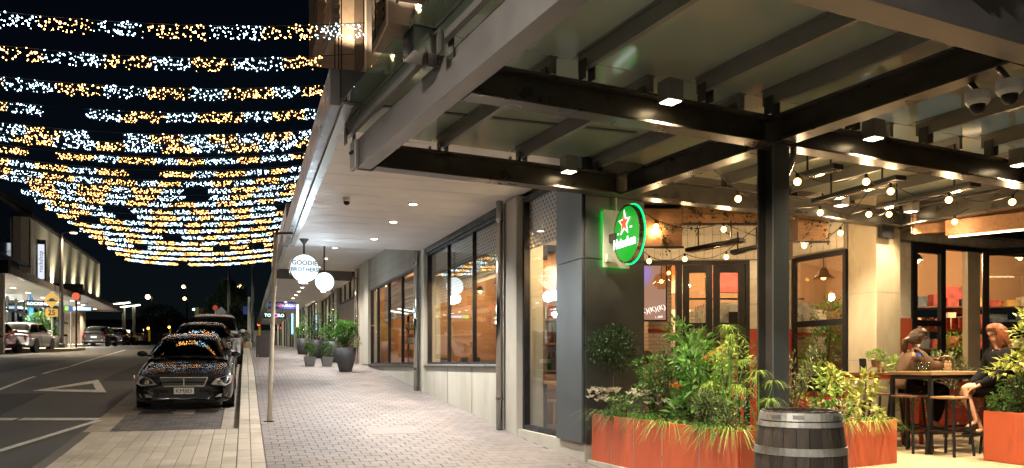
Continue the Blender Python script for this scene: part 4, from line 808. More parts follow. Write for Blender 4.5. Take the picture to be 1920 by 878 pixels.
# ================================================================ LEFT SIDE OF THE STREET
strip('far_pavement', -26, -10.9, .0, m_pave, 44, 140, thick=.14); strip('far_kerb', -10.9, -10.7, .01, m_kerb, 44, 140, thick=.15)
isl = MB(); ip_ = [(-10.7, 45), (-9.1, 46.2), (-8.7, 47.5), (-8.7, 51), (-9.2, 53), (-10.7, 54)]
pts_ = [S(t, s, 0) for t, s in ip_]; isl.prism([(p.x, p.y, p.z) for p in pts_], (0, 0, -.15)); obj('kerb_island', isl, m_kerb, kind='structure')
ST = lambda t, s, dz=0: S(t, s, dz)
lbld = thing('left_building', 'dark upper shop building with mirrored window over a bright arcade', 'building', S(-14, 50), TS)
lz = lbld.location.z
def lb_(name, t0, t1, s0, s1, z0, z1, mt, parent=lbld, **k): return obj(name, MB().b2(t0 + 14, t1 + 14, s0 - 50, s1 - 50, z0 - lz, z1 - lz), mt, parent, **k)
m_dk = mat('charcoal_cladding', (.03, .03, .033), .5, var=.15); m_cream = mat('cream_wall', (.6, .55, .45), .7, var=.08)
m_lsoff = mat('arcade_soffit', (.6, .56, .48), .6, var=.05)
# upper dark box with mirrored glass, canopy, arcade soffit
lb_('upper_wall', -18, -13.2, 30, 57.5, 5.2, 9.6, m_dk)
lb_('roof_edge', -18.2, -12.9, 29.8, 57.7, 9.6, 9.9, m_black)
lb_('frame_post', -12.95, -12.7, 44.6, 45.0, 4.6, 9.4, m_black); lb_('frame_rail', -12.95, -12.7, 33, 45, 9.2, 9.4, m_black); lb_('frame_rail', -12.95, -12.7, 33, 57, 6.0, 6.15, m_black); lb_('frame_rail', -12.95, -12.7, 33, 57, 5.1, 5.25, m_black)
gm = glass('mirror_glass', (.05, .06, .08), .55, .9, .06); lb_('mirrored_window', -13.2, -13.12, 45.2, 57, 6.3, 9.3, gm); lb_('balcony_window', -13.2, -13.15, 34, 44, 5.6, 8.2, m_carglass)
lb_('lit_blind', -13.14, -13.1, 40.5, 42.5, 5.7, 6.9, emis('lit_blind', (.45, .6, .7), .35))
lb_('canopy_fascia', -13.0, -10.0, 40.6, 41.0, 4.05, 4.65, m_black); lb_('canopy_fascia', -10.2, -10.0, 41.0, 57, 4.05, 4.4, m_fasc); lb_('canopy_roof', -14, -10.2, 41, 57, 4.25, 4.4, m_dk)
for k in range(8): lb_('roof_rib', -13.5, -10.3, 41.3 + k * 1.8, 41.4 + k * 1.8, 4.4, 4.48, m_fasc)
for k in range(8): lb_('soffit_panel', -13.9, -10.2, 41.0 + k * 2, 42.98 + k * 2, 4.05, 4.1, m_lsoff)
lb_('canopy_fascia', -13.0, -10.0, 57.6, 57.9, 4.5, 5.2, m_black); lb_('canopy_fascia', -10.15, -9.95, 57.9, 75.5, 4.5, 4.8, m_fasc); lb_('canopy_roof', -14, -10.15, 57.9, 75.5, 4.7, 4.82, m_dk)
for k in range(9): lb_('soffit_panel', -13.9, -10.15, 57.9 + k * 1.95, 59.83 + k * 2, 4.5, 4.55, m_lsoff)
# cream corrugated upper facade lit from below
m_cor = mat('corrugated_sheet', (.62, .57, .44), .5, var=.05); cz = MB(); rows = []
for k in range(0, 241): s = 56.0 + k * .1; rows.append([(-12.6 + 14 + (.05 if k % 4 in (1, 2) else 0), s - 50, 5.0 - lz), (-12.6 + 14 + (.05 if k % 4 in (1, 2) else 0), s - 50, 9.0 - lz)])
cz.grid(rows); obj('corrugated_facade', cz, m_cor, lbld); lb_('facade_core', -18, -12.7, 56, 80, 4.9, 9.1, m_cream); lb_('parapet', -18.1, -12.5, 55.9, 80.1, 9.1, 9.3, m_dk); lb_('end_wall', -12.62, -12.5, 79.9, 80.1, 4.8, 9.1, m_cream); lb_('roof_plant', -17, -14, 60, 70, 9.3, 10.6, m_dk)
lb_('vertical_sign', -12.5, -12.05, 57.2, 57.4, 5.2, 7.9, m_black); lb_('sign_panel', -12.45, -12.1, 57.15, 57.2, 5.4, 7.6, emis('sign_panel', (.75, .8, .9), .9))
text('lettering', 'rockshop', .36, m_black, lbld, (1.72, 7.13, 6.5 - lz), (R(90), R(-90), 0))
for s in (58.5, 61.5, 65, 68.5, 72, 75.5, 79):
    ul = lb_('uplight', -12.35, -12.2, s - .1, s + .1, 4.85, 4.95, m_black); lamp('SPOT', ul, (-12.25 + 14, s - 50, 5.0 - lz), 140, (1, .92, .68), .08, (R(180), R(-8), 0), 75, .9)
# shop fronts under the arcade
lb_('shop_core', -20, -17.5, 40, 72, .5, 4.5, m_cream)
for k in range(16):
    s = 41 + k * 1.9; lb_('shopfront_post', -13.5, -13.38, s, s + .12, .5, 4.05, m_black)
    if k not in (5, 12): lb_('shopfront_pane', -13.46, -13.44, s + .13, s + 1.88, .6, 4.0, m_glass)
    else: lb_('shopfront_wall', -13.6, -13.3, s + .13, s + 1.88, .5, 4.05, m_cream)
lb_('transom', -13.52, -13.38, 41, 71, 3.2, 3.3, m_black); lb_('end_pier', -13.8, -12.6, 71.5, 74.0, .5, 4.6, mat('brown_pier', (.18, .13, .09), .8, var=.3)); lb_('shop_floor', -17.5, -13.4, 40, 71, .5, .7, m_room); lb_('arcade_column', -10.6, -10.35, 41.2, 41.5, .5, 4.05, m_cream)
mats_ = [mat('shelf_' + n, c, .6, var=.3, scale=6) for n, c in (('blue', (.1, .25, .5)), ('green', (.1, .4, .2)), ('red', (.5, .08, .06)), ('ochre', (.55, .35, .08)), ('white', (.6, .6, .58)))]
for k in range(24): lb_('display_unit', -16.6 + random.uniform(0, 1.5), -14.3, 41.5 + k * 1.22, 42.4 + k * 1.22, .7, random.uniform(1.6, 2.9), random.choice(mats_))
for k in range(2): lb_('window_poster', -13.36, -13.34, 41.8 + k * 1.9, 42.5 + k * 1.9, 1.6, 3.0, mat('ochre_poster_%d' % k, (.6, .35, .08), .6, var=.4, scale=4, emit=.2))
m_disc = emis('arcade_downlight', (1, .9, .7), 14)
for s in (42.5, 45, 48, 51, 54.5, 58.8, 61, 63, 65, 67, 69.5, 72):
    zc = 4.05 if s < 57 else 4.5; d = obj('downlight', MB().lathe([(.15, 0), (.15, -.03)], 14), m_white, lbld, (-11.6 + 14, s - 50, zc - lz)); obj('glow_disc', MB().lathe([(.001, -.031), (.13, -.0315)], 14), m_disc, d); lamp('SPOT', d, (0, 0, -.06), 190, NEUT, .1, (0, 0, 0), 140, .7)
for s in (43, 48, 53, 59, 65): l = lb_('ceiling_lamp', -15.3, -15.0, s - .6, s + .6, 4.0, 4.05, emis('shop_tube', (.95, 1, .97), 5) if s == 43 else bpy.data.materials['shop_tube']); lamp('POINT', l, (-15.1 + 14, s - 50, 3.6 - lz), 130, (.95, 1, .95), .2)
# hanging shop signs
p_ = px(74, 570, 46); box_sign(p_, 1.35, .40, TS, 'black hanging shop sign reading ROCKSHOP left of the speed sign', m_black, [('ROCKSHOP', 0, 0, .235, e_wl)], 4.0)
p_ = px(147, 579, 58); t_ = thing('hanging_sign', 'lit hanging shop sign with green end under the far arcade', 'sign', p_, TS); obj('box', MB().b2(-1.5, 1.5, -.06, .06, -.3, .3), m_black, t_); obj('green_panel', MB().b2(-1.45, -.6, -.08, -.06, -.22, .22), emis('green_panel', (.25, 1, .1), 1.5), t_); obj('blue_panel', MB().b2(-.55, 1.4, -.08, -.06, -.2, .2), emis('blue_panel', (.35, .65, 1), 1.2), t_); text('lettering', 'hell', .4, m_white, t_, (-1.0, -.085, 0)); text('lettering', 'bedtown', .4, e_wl, t_, (.42, -.085, 0)); [obj('hanger', MB().tube([(x, 0, .3), (x, 0, .9)], .015, 5), m_black, t_) for x in (-1, 1)]; t_.scale = (.6, .6, .6)
p_ = px(52, 612, 46); fl = thing('feather_flag', 'blue feather flag standing outside the left shop', 'flag', (p_.x, p_.y, p_.z - 1.0)); obj('sail', MB().prism([(0, 0, .6), (.35, 0, .8), (.3, 0, 2.6), (.1, 0, 3.0)], (0, .02, 0)), mat('flag_blue', (.02, .2, .5), .6, emit=.15), fl); obj('pole', MB().tube([(0, 0, 0), (0, 0, 2.6), (.1, 0, 3.0)], .015, 5), m_dsteel, fl)
# speed sign, red disc signs, posts, bins
def post_sign(x, yb, yt, Y, lab, build, name='road_sign', mt=None, r=.04, cat='sign'):
    p = px(x, yb, Y); t = thing(name, lab, cat, p); h = (yb - yt) * Y / F; obj('post', MB().tube([(0, 0, 0), (0, 0, h)], r, 10), mt or m_sill, t); build(t, h); return t
m_yel = mat('sign_yellow', (.75, .40, .02), .5, var=0, emit=.12)
def hump(t, h):
    obj('diamond', MB().prism([(0, -.05, h - .62 - .02), (.45, -.05, h - .17), (0, -.05, h + .28), (-.45, -.05, h - .17)], (0, .02, 0)), m_yel, t)
    pts = [(-.28, h - .27), (-.28, h - .23), (-.18, h - .22), (-.12, h - .14), (-.05, h - .10), (.05, h - .10), (.12, h - .14), (.18, h - .22), (.28, h - .23), (.28, h - .27)]
    obj('hump_symbol', MB().prism([(x, -.058, z) for x, z in pts], (0, .006, 0)), m_black, t)
    obj('speed_plate', MB().b2(-.33, .33, -.05, -.03, h - 1.08, h - .66), m_yel, t); text('lettering', '25', .40, m_black, t, (0, -.055, h - .87), bold=.006)
post_sign(98, 658, 556, 42, 'yellow speed hump sign with 25 plate on a grey post', hump)
def disc(c, r=.3): 
    def f(t, h): obj('disc', MB().lathe([(r, -.02), (r, .02)], 20, (0, -.05, h - .1), Matrix.Rotation(R(90), 4, 'X')), mat('disc_red', c, .5, var=0, emit=.25), t); obj('backing', MB().lathe([(r * .9, -.03), (r * .9, -.021)], 20, (0, -.05, h - .1), Matrix.Rotation(R(90), 4, 'X')), m_sill, t)
    return f
post_sign(143, 652, 553, 44, 'orange-red disc sign on a black banded pole by the island', disc((.7, .09, .02), .22), mt=m_black, r=.05)
post_sign(133, 652, 575, 45, 'plain grey post with small blue plate beside the red disc', lambda t, h: obj('plate', MB().b2(-.12, .12, -.06, -.04, h - .3, h), mat('plate_blue', (.03, .05, .3), .5), t), name='sign_post')
post_sign(404, 612, 575, 62, 'red no-entry disc sign above the parked cars', disc((.6, .05, .02), .2), r=.04); post_sign(415, 618, 578, 60, 'grey diamond-backed sign seen from behind above the parked cars', lambda t, h: obj('diamond', MB().prism([(0, -.05, h - .7), (.42, -.05, h - .3), (0, -.05, h + .1), (-.42, -.05, h - .3)], (0, .02, 0)), m_steel, t))
def litter(x, yb, yt, wd, Y, lab):
    p = px(x, yb, Y); t = thing('litter_bin', lab, 'bin', p); h = (yb - yt) * Y / F; r = wd * Y / F / 2; obj('drum', MB().lathe([(r * .9, 0), (r, .1), (r, h * .85)], 16), m_steel, t); obj('lid', MB().lathe([(r * 1.05, h * .85), (r * .9, h)], 16), m_chrome, t)
litter(118, 652, 627, 16, 45, 'steel litter bin beside the black planter on the left pavement')
def tree_pot(x, yb, yt, wb, wt, Y, lab, mt): 
    p = px(x, yb, Y); t = thing('plant_pot', lab, 'pot', p); h = (yb - yt) * Y / F; a, b = wb * Y / F / 2, wt * Y / F / 2; obj('pot', MB().lathe([(a, 0), (a * 1.03, .02), (b, h), (b * .9, h), (b * .88, h * .8)], 20, caps=False), mt, t, smooth=True); obj('soil', MB().lathe([(.003, h * .86), (b * .89, h * .85)], 20, caps=False), m_soil, t); return p + Vector((0, 0, h * .85))
# light poles
def lamp_pole(x, yb, yt, Y, lab, arm=None, r=.08, e=None, c=WARM2, mt=None):
    p = px(x, yb, Y); t = thing('light_pole', lab, 'lamp', p); h = (yb - yt) * Y / F; obj('pole', MB().tube([(0, 0, 0), (0, 0, h)], [r, r * .7], 10), mt or m_dsteel, t)
    obj('base', MB().lathe([(r * 1.6, 0), (r * 1.6, .3), (r, .35)], 10), mt or m_dsteel, t)
    if arm: ax = arm; obj('arm', MB().tube([(0, 0, h), (ax * .3, 0, h + .12), (ax, 0, h + .15)], .04, 8), mt or m_dsteel, t); obj('head', MB().b2(min(ax, ax * 1.5), max(ax, ax * 1.5), -.12, .12, h + .1, h + .2), m_steel, t); obj('lens', MB().b2(min(ax, ax * 1.48), max(ax, ax * 1.48), -.11, .11, h + .07, h + .098), emis('pole_lens', c, e or 12), t)
    return t, h
t_, h_ = lamp_pole(115, 656, 440, 44, 'tall black light pole with short lit arm on the left kerb', .55, .12, 25); lamp('SPOT', t_, (.7, 0, h_), 420, WARM2, .1, (0, 0, 0), 150)
for x, yt, lab in ((232, 570, 'modern white-lit street lamp with flat head, left of two'), (251, 575, 'modern white-lit street lamp with flat head, right of two')):
    p = px(x, 625, 75); t = thing('street_lamp', lab, 'lamp', p); h = (625 - yt) * 75 / F; obj('pole', MB().tube([(0, 0, 0), (0, 0, h)], [.16, .13], 10), m_conc, t); obj('head', MB().box((-.5, 0, h + .1), (2.2, .5, .12), ry=R(-6)), m_sill, t); obj('lens', MB().box((-.5, 0, h + .02), (2.1, .4, .03), ry=R(-6)), emis('lamp_lens', (1, .93, .8), 9), t)
for x, y, Y, yb, lab in ((277, 557, 85, 640, 'yellow street light beside the traffic signal'), (344, 538, 120, 640, 'higher of the two distant yellow street lights'), (346, 560, 130, 640, 'lower of the two distant yellow street lights'), (449, 537, 95, 640, 'yellow street light in front of the dark tree')):
    p = px(x, yb, Y); t = thing('distant_lamp', lab, 'lamp', p); h = (yb - y) * Y / F; obj('pole', MB().tube([(.4, .2, 0), (.4, .2, h), (0, .1, h + .2)], .07, 8), m_black, t); obj('globe', MB().ball((0, 0, h), .23, 12, 8), emis('sodium_glow', (1, .72, .25), 22), t); obj('hood', MB().b2(-.3, .3, -.2, .2, h + .24, h + .3), m_black, t)
lamp_pole(429, 655, 480, 58, 'tall slim dark pole before the tree', None, .13); lamp_pole(474, 650, 445, 52, 'tall slim dark pole at the canopy edge', None, .1)
wp = lamp_pole(467, 652, 557, 50, 'white banner pole by the hedge planter', None, .11, mt=m_conc)[0]; obj('blue_plate', MB().b2(-.35, -.05, -.05, -.03, 2.1, 2.6), mat('plate_blue2', (.03, .06, .35), .5, emit=.1), wp)
# traffic signals
def signal(x, yb, yt, Y, lab, c, yl):
    p = px(x, yb, Y); t = thing('traffic_signal', lab, 'traffic light', p); h = (yb - yt) * Y / F; z = (yb - yl) * Y / F; obj('post', MB().tube([(0, 0, 0), (0, 0, h)], .1, 10), m_yel, t); obj('head', MB().b2(-.2, .2, -.25, -.1, z - .3, z + .9), m_black, t)
    for k in range(3): obj('lens', MB().lathe([(.001, .0), (.13, .0)], 14, (0, -.26, z - .12 + k * .36), Matrix.Rotation(R(90), 4, 'X'), caps=False), emis('signal_lens', c, 8) if k == 0 else m_black, t)
signal(280, 640, 605, 82, 'traffic signal on yellow post left of the road end', (1, .55, .05), 614); signal(319, 640, 605, 88, 'traffic signal on yellow post in the road end centre', (1, .6, .05), 612)
signal(487, 636, 590, 70, 'traffic signal under the far canopy end', (1, .1, .03), 606); signal(530, 640, 595, 66, 'red traffic signal beyond the far shop signs', (1, .03, .02), 613)
# billboard
p = px(366, 612, 80); bb = thing('banner_frame', 'tall banner frame with red and black panels above the parked cars', 'sign', p); [obj('post', MB().tube([(x, 0, -.5), (x, 0, 2.0)], .05, 8), m_sill, bb) for x in (0, 1.2)]
obj('panel', MB().b2(.05, .35, -.02, .02, 0, 1.9), mat('banner_green', (.15, .2, .05), .6, emit=.2), bb); obj('panel', MB().b2(.36, 1.15, -.02, .02, .55, 1.85), mat('banner_black', (.06, .03, .02), .6, emit=.15), bb); obj('panel', MB().b2(.36, 1.15, -.02, .02, .0, .53), mat('banner_red', (.6, .04, .03), .6, emit=.6), bb); obj('lamp', MB().ball((-.15, 0, 1.7), .12), emis('mint_lamp', (.6, 1, .8), 5), bb)
# distant low building and dark wood
db = thing('distant_building', 'low dark building across the far junction', 'building', px(225, 640, 140)); obj('wall', MB().b2(-6, 14, 0, 6, -3, 3.4), m_dk, db); obj('roof', MB().b2(-6.5, 14.5, -.5, 6.5, 3.4, 3.8), m_black, db)
fb = thing('far_wall', 'pale low wall closing the far end of the pavement', 'wall', px(500, 655, 72), TS); obj('wall', MB().b2(-2.5, 4, 0, .3, -.5, 1.6), m_conc, fb); obj('coping', MB().b2(-2.6, 4.1, -.05, .35, 1.6, 1.7), m_conc, fb)
# unseen street lamps standing in for light from behind, on near kerb and beams
nl = thing('street_lamp', 'unseen tall street lamp standing behind the viewpoint on the left kerb', 'lamp', S(-3.2, 1.0, -.14)); obj('pole', MB().tube([(0, 0, 0), (0, 0, 6.6)], [.1, .07], 12), m_dsteel, nl); obj('head', MB().b2(-.2, .9, -.15, .15, 6.6, 6.7), m_steel, nl); obj('lens', MB().b2(.1, .85, -.12, .12, 6.585, 6.6), emis('near_lens', (1, .8, .5), 20), nl)
lamp('SPOT', nl, (.5, 0, 6.5), 560, (1, .9, .76), .15, (0, 0, 0), 165, .5)
nl2 = thing('street_lamp', 'unseen tall street lamp standing behind the viewpoint at the corner', 'lamp', (6.5, -2.5, -1.6)); obj('pole', MB().tube([(0, 0, 0), (0, 0, 5.2)], [.1, .07], 12), m_dsteel, nl2); obj('head', MB().b2(-.9, .2, -.15, .15, 5.2, 5.3), m_steel, nl2); obj('lens', MB().b2(-.85, -.1, -.12, .12, 5.185, 5.2), emis('near_lens2', (1, .84, .58), 20), nl2)
lamp('SPOT', nl2, (-.5, 0, 5.1), 210, (1, .9, .74), .15, (0, 0, 0), 165, .5)
# ================================================================ CARS
m_lens = mat('headlamp_lens', (.36, .35, .33), .10, var=.2, scale=30, coat=.5); m_tail = mat('tail_red', (.4, .01, .012), .15, var=0, coat=.6, emit=.15); m_plate = mat('plate_white', (.7, .68, .6), .5, var=0); m_rim = mat('alloy_rim', (.45, .45, .46), .25, metal=.9)
m_amb = mat('amber_lens', (.6, .15, .02), .2, var=0); m_trim = mat('black_plastic', (.012, .012, .012), .6, var=0); m_seat = mat('car_interior', (.05, .042, .035), .8)
m_dchr = mat('dark_chrome', (.25, .25, .26), .25, metal=1, var=0)
SED = dict(L=5.0, W=1.87, H=1.45, zb=[(0, .24, .60, .80), (.006, .20, .68, .90), (.025, .18, .76, .965), (.07, .18, .83, .99), (.16, .19, .91, 1.0), (.28, .2, .97, 1.0), (.45, .2, .96, 1.0), (.65, .2, .97, 1.0), (.82, .22, 1.0, .98), (.93, .25, 1.0, .94), (.985, .3, .95, .86), (1, .35, .8, .80)], cab=[(.27, .74, .96, None), (.41, .60, .98, 1.36), (.48, .60, .98, 1.43), (.58, .60, .98, 1.45), (.68, .59, .98, 1.40), (.88, .66, 1.0, None)])
SUV = dict(L=4.7, W=1.88, H=1.78, zb=[(0, .35, .72, .76), (.02, .28, .82, .88), (.06, .26, .92, .95), (.12, .25, 1.0, .98), (.24, .25, 1.08, 1.0), (.5, .25, 1.08, 1.0), (.75, .25, 1.1, 1.0), (.93, .3, 1.1, .96), (.985, .34, 1.05, .9), (1, .4, .95, .85)], cab=[(.22, .78, 1.06, None), (.35, .68, 1.08, 1.66), (.45, .68, 1.08, 1.75), (.65, .68, 1.08, 1.77), (.86, .66, 1.1, 1.72), (.985, .72, 1.1, None)])
HAT = dict(L=4.0, W=1.70, H=1.47, zb=[(0, .3, .62, .74), (.02, .25, .70, .85), (.06, .22, .78, .93), (.14, .2, .86, .98), (.26, .2, .94, 1.0), (.5, .2, .94, 1.0), (.75, .22, .96, 1.0), (.93, .28, .96, .97), (.985, .3, .92, .92), (1, .36, .85, .88)], cab=[(.23, .74, .92, None), (.38, .62, .95, 1.38), (.48, .62, .95, 1.45), (.68, .62, .95, 1.47), (.86, .60, .97, 1.40), (.985, .66, .97, None)])
CLASSIC = {}
def car(lab, paint, spec, loc, rz, rx=0, plate=None, detail=True, group=None, wr=.33, cat='car', tails=True, grille=True):
    L_, W_, H_ = spec['L'], spec['W'], spec['H']; t = thing('parked_car', lab, cat, loc, rz, group, rx); hw = W_ / 2
    m = MB(); P = []
    for f, zl, zt, wf in spec['zb']:
        y = f * L_; w_ = hw * wf; h = zt - zl
        half = [(0, zl), (w_ * .82, zl), (w_ * .965, zl + .05), (w_, zl + .28 * h), (w_, zl + .55 * h), (w_ * .98, zl + .80 * h), (w_ * .90, zt - .045), (w_ * .74, zt - .006), (w_ * .35, zt + .012), (0, zt + .018)]
        P.append([(x, y, z) for x, z in half] + [(-x, y, z) for x, z in half[-2:0:-1]])
    n = len(P[0]); vs = [q for r in P for q in r]; fs = [(i * n + k, i * n + (k + 1) % n, (i + 1) * n + (k + 1) % n, (i + 1) * n + k) for i in range(len(P) - 1) for k in range(n)] + [tuple(range(n)), tuple((len(P) - 1) * n + k for k in range(n))[::-1]]
    m.add(vs, [f[::-1] for f in fs]); body = obj('body', m, paint, t, smooth=True, sub=2)
    # cabin
    c = MB(); cab = spec['cab']; Q = []
    for f, hb, zb, zt in cab:
        y = f * L_; zt2 = zt if zt else zb + .03; ht = hb; b_ = hw * .86
        half = [(b_, zb - .06), (b_ * .99, zb), (ht * 1.02 if zt else b_ * .95, zt2 - .05 if zt else zb + .01), (ht * .9, zt2 - .008), (ht * .5, zt2 + .015), (0, zt2 + .02)]
        Q.append([(x, y, z) for x, z in half] + [(-x, y, z) for x, z in half[-2::-1]])
    c.grid([r[::-1] for r in Q]); obj('roof', c, paint, t, smooth=True, sub=1)
    def patch(name, a, b, f0=.08, f1=.92, k0=2, k1=-3, mt=m_carglass, push=.02, mg=.08):
        A, B = Q[a][k0:len(Q[a]) + k1 + 1], Q[b][k0:len(Q[b]) + k1 + 1]; rows = []
        dy = -1 if a == 0 else 1
        for f in (f0, (f0 + f1) / 2, f1): rows.append([Vector(p).lerp(Vector(q), f) * 1.0 + Vector((0, dy * push, push * .9)) for p, q in zip(A, B)])
        g = MB().grid(rows); g.grid([[v - Vector((0, dy * .01, .01)) for v in r] for r in rows][::-1]); return obj(name, g, mt, t, smooth=True)
    patch('windscreen', 0, 1, .14, .96); patch('rear_window', len(Q) - 2, len(Q) - 1, .08, .8)
    for sd in (-1, 1):
        ya, yb = cab[1][0] * L_, cab[-2][0] * L_; ym = (ya + yb) / 2; zb = cab[1][2] + .03; zt = cab[2][3] - .09; xb, xt = sd * (hw * .86 + .002), sd * (cab[2][1] * 1.02 + .035)
        for y0, y1, y2, y3 in ((ya - .45, ym - .04, ym - .04, ya + .12), (ym + .04, yb + .35, yb - .02, ym + .04)):
            obj('side_window', MB().prism([(xb, y0, zb), (xb, y1, zb), (xt, y2, zt), (xt, y3, zt)], (sd * .012, 0, .004)), m_carglass, t)
        obj('wing_mirror', MB().ball((sd * (hw + .02), cab[0][0] * L_ + .40, zb + .05), .1, 12, 8, (1.05, .5, .62)).bar((sd * hw * .84, cab[0][0] * L_ + .42, zb), (sd * hw, cab[0][0] * L_ + .41, zb + .03), .05, .03), paint, t, smooth=True)
        if detail: obj('door_seam', MB().b2(sd * (hw + .001) - .004, sd * (hw + .001) + .004, ym - .006, ym + .006, .35, zb - .15), m_trim, t); obj('door_handle', MB().b2(sd * hw - .02, sd * hw + .02, ym + .15, ym + .33, zb - .19, zb - .16), m_chrome, t)
    # wheels
    tyre = MB().lathe([(wr * .62, -.11), (wr * .93, -.115), (wr, -.08), (wr, .08), (wr * .93, .115), (wr * .62, .11)], 22, M=Matrix.Rotation(R(90), 4, 'Y'), caps=False).me('tyre'); tyre.materials.append(m_rubber)
    rm = MB().lathe([(wr * .64, .04), (wr * .6, .06), (wr * .2, .075), (.003, .08)], 20, M=Matrix.Rotation(R(90), 4, 'Y'), caps=False); rm.lathe([(wr * .64, -.04), (wr * .6, -.06), (wr * .2, -.075), (.003, -.08)], 20, M=Matrix.Rotation(R(90), 4, 'Y'), caps=False); rme = rm.me('rim'); rme.materials.append(m_rim)
    for y in (.19 * L_, .80 * L_):
        for sd in (-1, 1):
            arch = obj('wheel_arch', MB().lathe([(.003, 0), (wr + .05, 0)], 24, M=Matrix.Rotation(R(90), 4, 'Y'), caps=False, c=(sd * (hw + .004), y, wr)), m_trim, t)
            wh = obj('wheel', tyre, None, t, (sd * (hw - .118), y, wr), smooth=True); obj('rim', rme, None, wh, (sd * .04, 0, 0))
    # front and rear furniture
    yf = .02
    z0 = spec['zb'][1][2]
    if detail and grille:
        gr = obj('grille', MB().prism([(-.36, -.01, z0 - .14), (.36, -.01, z0 - .14), (.43, .02, z0 + .02), (-.43, .02, z0 + .02)], (0, .05, 0)), m_trim, t)
        for k in range(5): z = z0 - .125 + k * .031; xw_ = .36 + .065 * k / 4; obj('slat', MB().b2(-xw_, xw_, -.016, -.01, z, z + .005), m_dchr, gr)
        obj('surround', MB().bar((-.37, -.012, z0 - .145), (.37, -.012, z0 - .145), .02, .014).bar((-.44, .015, z0 + .025), (.44, .015, z0 + .025), .02, .014).bar((-.37, -.012, z0 - .145), (-.44, .015, z0 + .025), .014, .014).bar((.37, -.012, z0 - .145), (.44, .015, z0 + .025), .014, .014), m_chrome, gr)
        obj('centre_strip', MB().b2(-.008, .008, -.022, -.012, z0 - .14, z0 + .02), m_chrome, gr)
    for sd in (-1, 1):
        pl = [(sd * .50, .005, z0 - .12), (sd * .78, .02, z0 - .15), (sd * .885, .09, z0 - .10), (sd * .925, .32, z0 + .045), (sd * .80, .16, z0 + .05), (sd * .60, .03, z0 - .01)]
        if W_ < 1.75: pl = [(x * .93, y, z) for x, y, z in pl]
        hl = obj('headlight', MB().prism(pl if sd > 0 else pl[::-1], (0, -.03, .006)), m_lens, t, bev=.006)
        if detail: obj('reflector', MB().lathe([(.05, 0), (.03, .01), (.003, .012)], 12, (sd * .68, -.02, z0 - .07), Matrix.Rotation(R(90), 4, 'X')), m_chrome, hl); obj('indicator', MB().prism([(sd * .90, .10, z0 - .09), (sd * .935, .30, z0 + .0), (sd * .94, .33, z0 + .04)], (sd * .012, -.02, 0)), m_amb, hl)
        if detail: obj('fog_lamp', MB().prism([(sd * .58, -.005, z0 - .37), (sd * .80, .04, z0 - .36), (sd * .82, .05, z0 - .29), (sd * .66, .0, z0 - .31)], (0, -.022, 0)), m_lens, t)
        if tails: obj('tail_light', MB().prism([(sd * hw * .62, L_ + .004, spec['zb'][-2][2] - .25), (sd * hw * .88, L_ - .06, spec['zb'][-2][2] - .27), (sd * hw * .93, L_ - .16, spec['zb'][-2][2] - .07), (sd * hw * .66, L_ + .0, spec['zb'][-2][2] - .06)], (0, .03, 0)), m_tail, t)
    obj('lower_intake', MB().b2(-.45, .45, -.012, .03, .30, .40), m_trim, t)
    pz = z0 - .24
    np_ = obj('number_plate', MB().b2(-.185, .185, -.045, -.02, pz - .062, pz + .062), m_plate, t)
    if plate: text('lettering', plate, .115, m_trim, np_, (0, -.047, pz)); obj('plate_holder', MB().b2(-.28, .28, -.02, .02, pz - .075, pz + .075), m_trim, np_)
    obj('rear_plate', MB().b2(-.185, .185, L_ + .0, L_ + .02, .62, .74), m_plate, t); obj('rear_bumper', MB().b2(-hw * .7, hw * .7, L_ - .06, L_ + .012, .32, .42), m_trim, t)
    if spec is SED or True:
        obj('interior', MB().b2(-.6, .6, cab[1][0] * L_ + .05, cab[-2][0] * L_ - .3, .75, .98), m_seat, t)
        for sd in (-.36, .36): obj('headrest', MB().ball((sd, cab[2][0] * L_ + .12, 1.14), .13, 8, 6, (1, .5, 1)), m_seat, t)
        if detail: obj('windscreen_sticker', MB().b2(.50, .57, .36 * L_, .36 * L_ + .004, 1.04, 1.10), m_plate, t)
    return t
def paint(n, c, r=.22, metal=.0): return mat(n, c, r, metal=metal, var=0, coat=1.0, rvar=0, spec=.2)
p_blk = paint('black_paint', (.006, .006, .007)); p_wht = paint('white_paint', (.62, .62, .62)); p_red = paint('dark_red_paint', (.16, .012, .016)); p_dk = paint('dark_grey_paint', (.02, .02, .022)); p_sil = paint('silver_paint', (.35, .35, .36), metal=.6); p_blue = paint('blue_black_paint', (.01, .012, .02))
def park(lab, pt_, spec, t, s, flip=False, **k):
    p = S(t, s, -.125 if t > -2.5 else -.135); return car(lab, pt_, spec, p, TS + (math.pi if flip else 0), rx=0 if flip else slope(s + 2), **k)
c0 = park('black saloon parked nearest with number plate KMJ83', p_blk, SED, -1.08, 15.95, plate='KMJ83'); c0.scale = (.93, .93, .93)
park('dark saloon parked directly behind the nearest black saloon', p_dk, SED, -1.18, 22.9); park('white tall wagon parked third in the right-hand row', p_wht, SUV, -1.05, 28.6); park('dark roof-railed wagon parked fourth in the right-hand row', p_blue, SUV, -1.15, 34.6); park('black car parked at the far end of the right-hand row', p_dk, HAT, -.95, 40.6, detail=False)
def lpark(lab, pt_, spec, x, y, Y, deg=0, **k):
    p = px(x, y, Y); t, s = ts_of(p.x, p.y); return car(lab, pt_, spec, (p.x, p.y, G(s) - .135), TS + R(deg), rx=slope(s), **k)
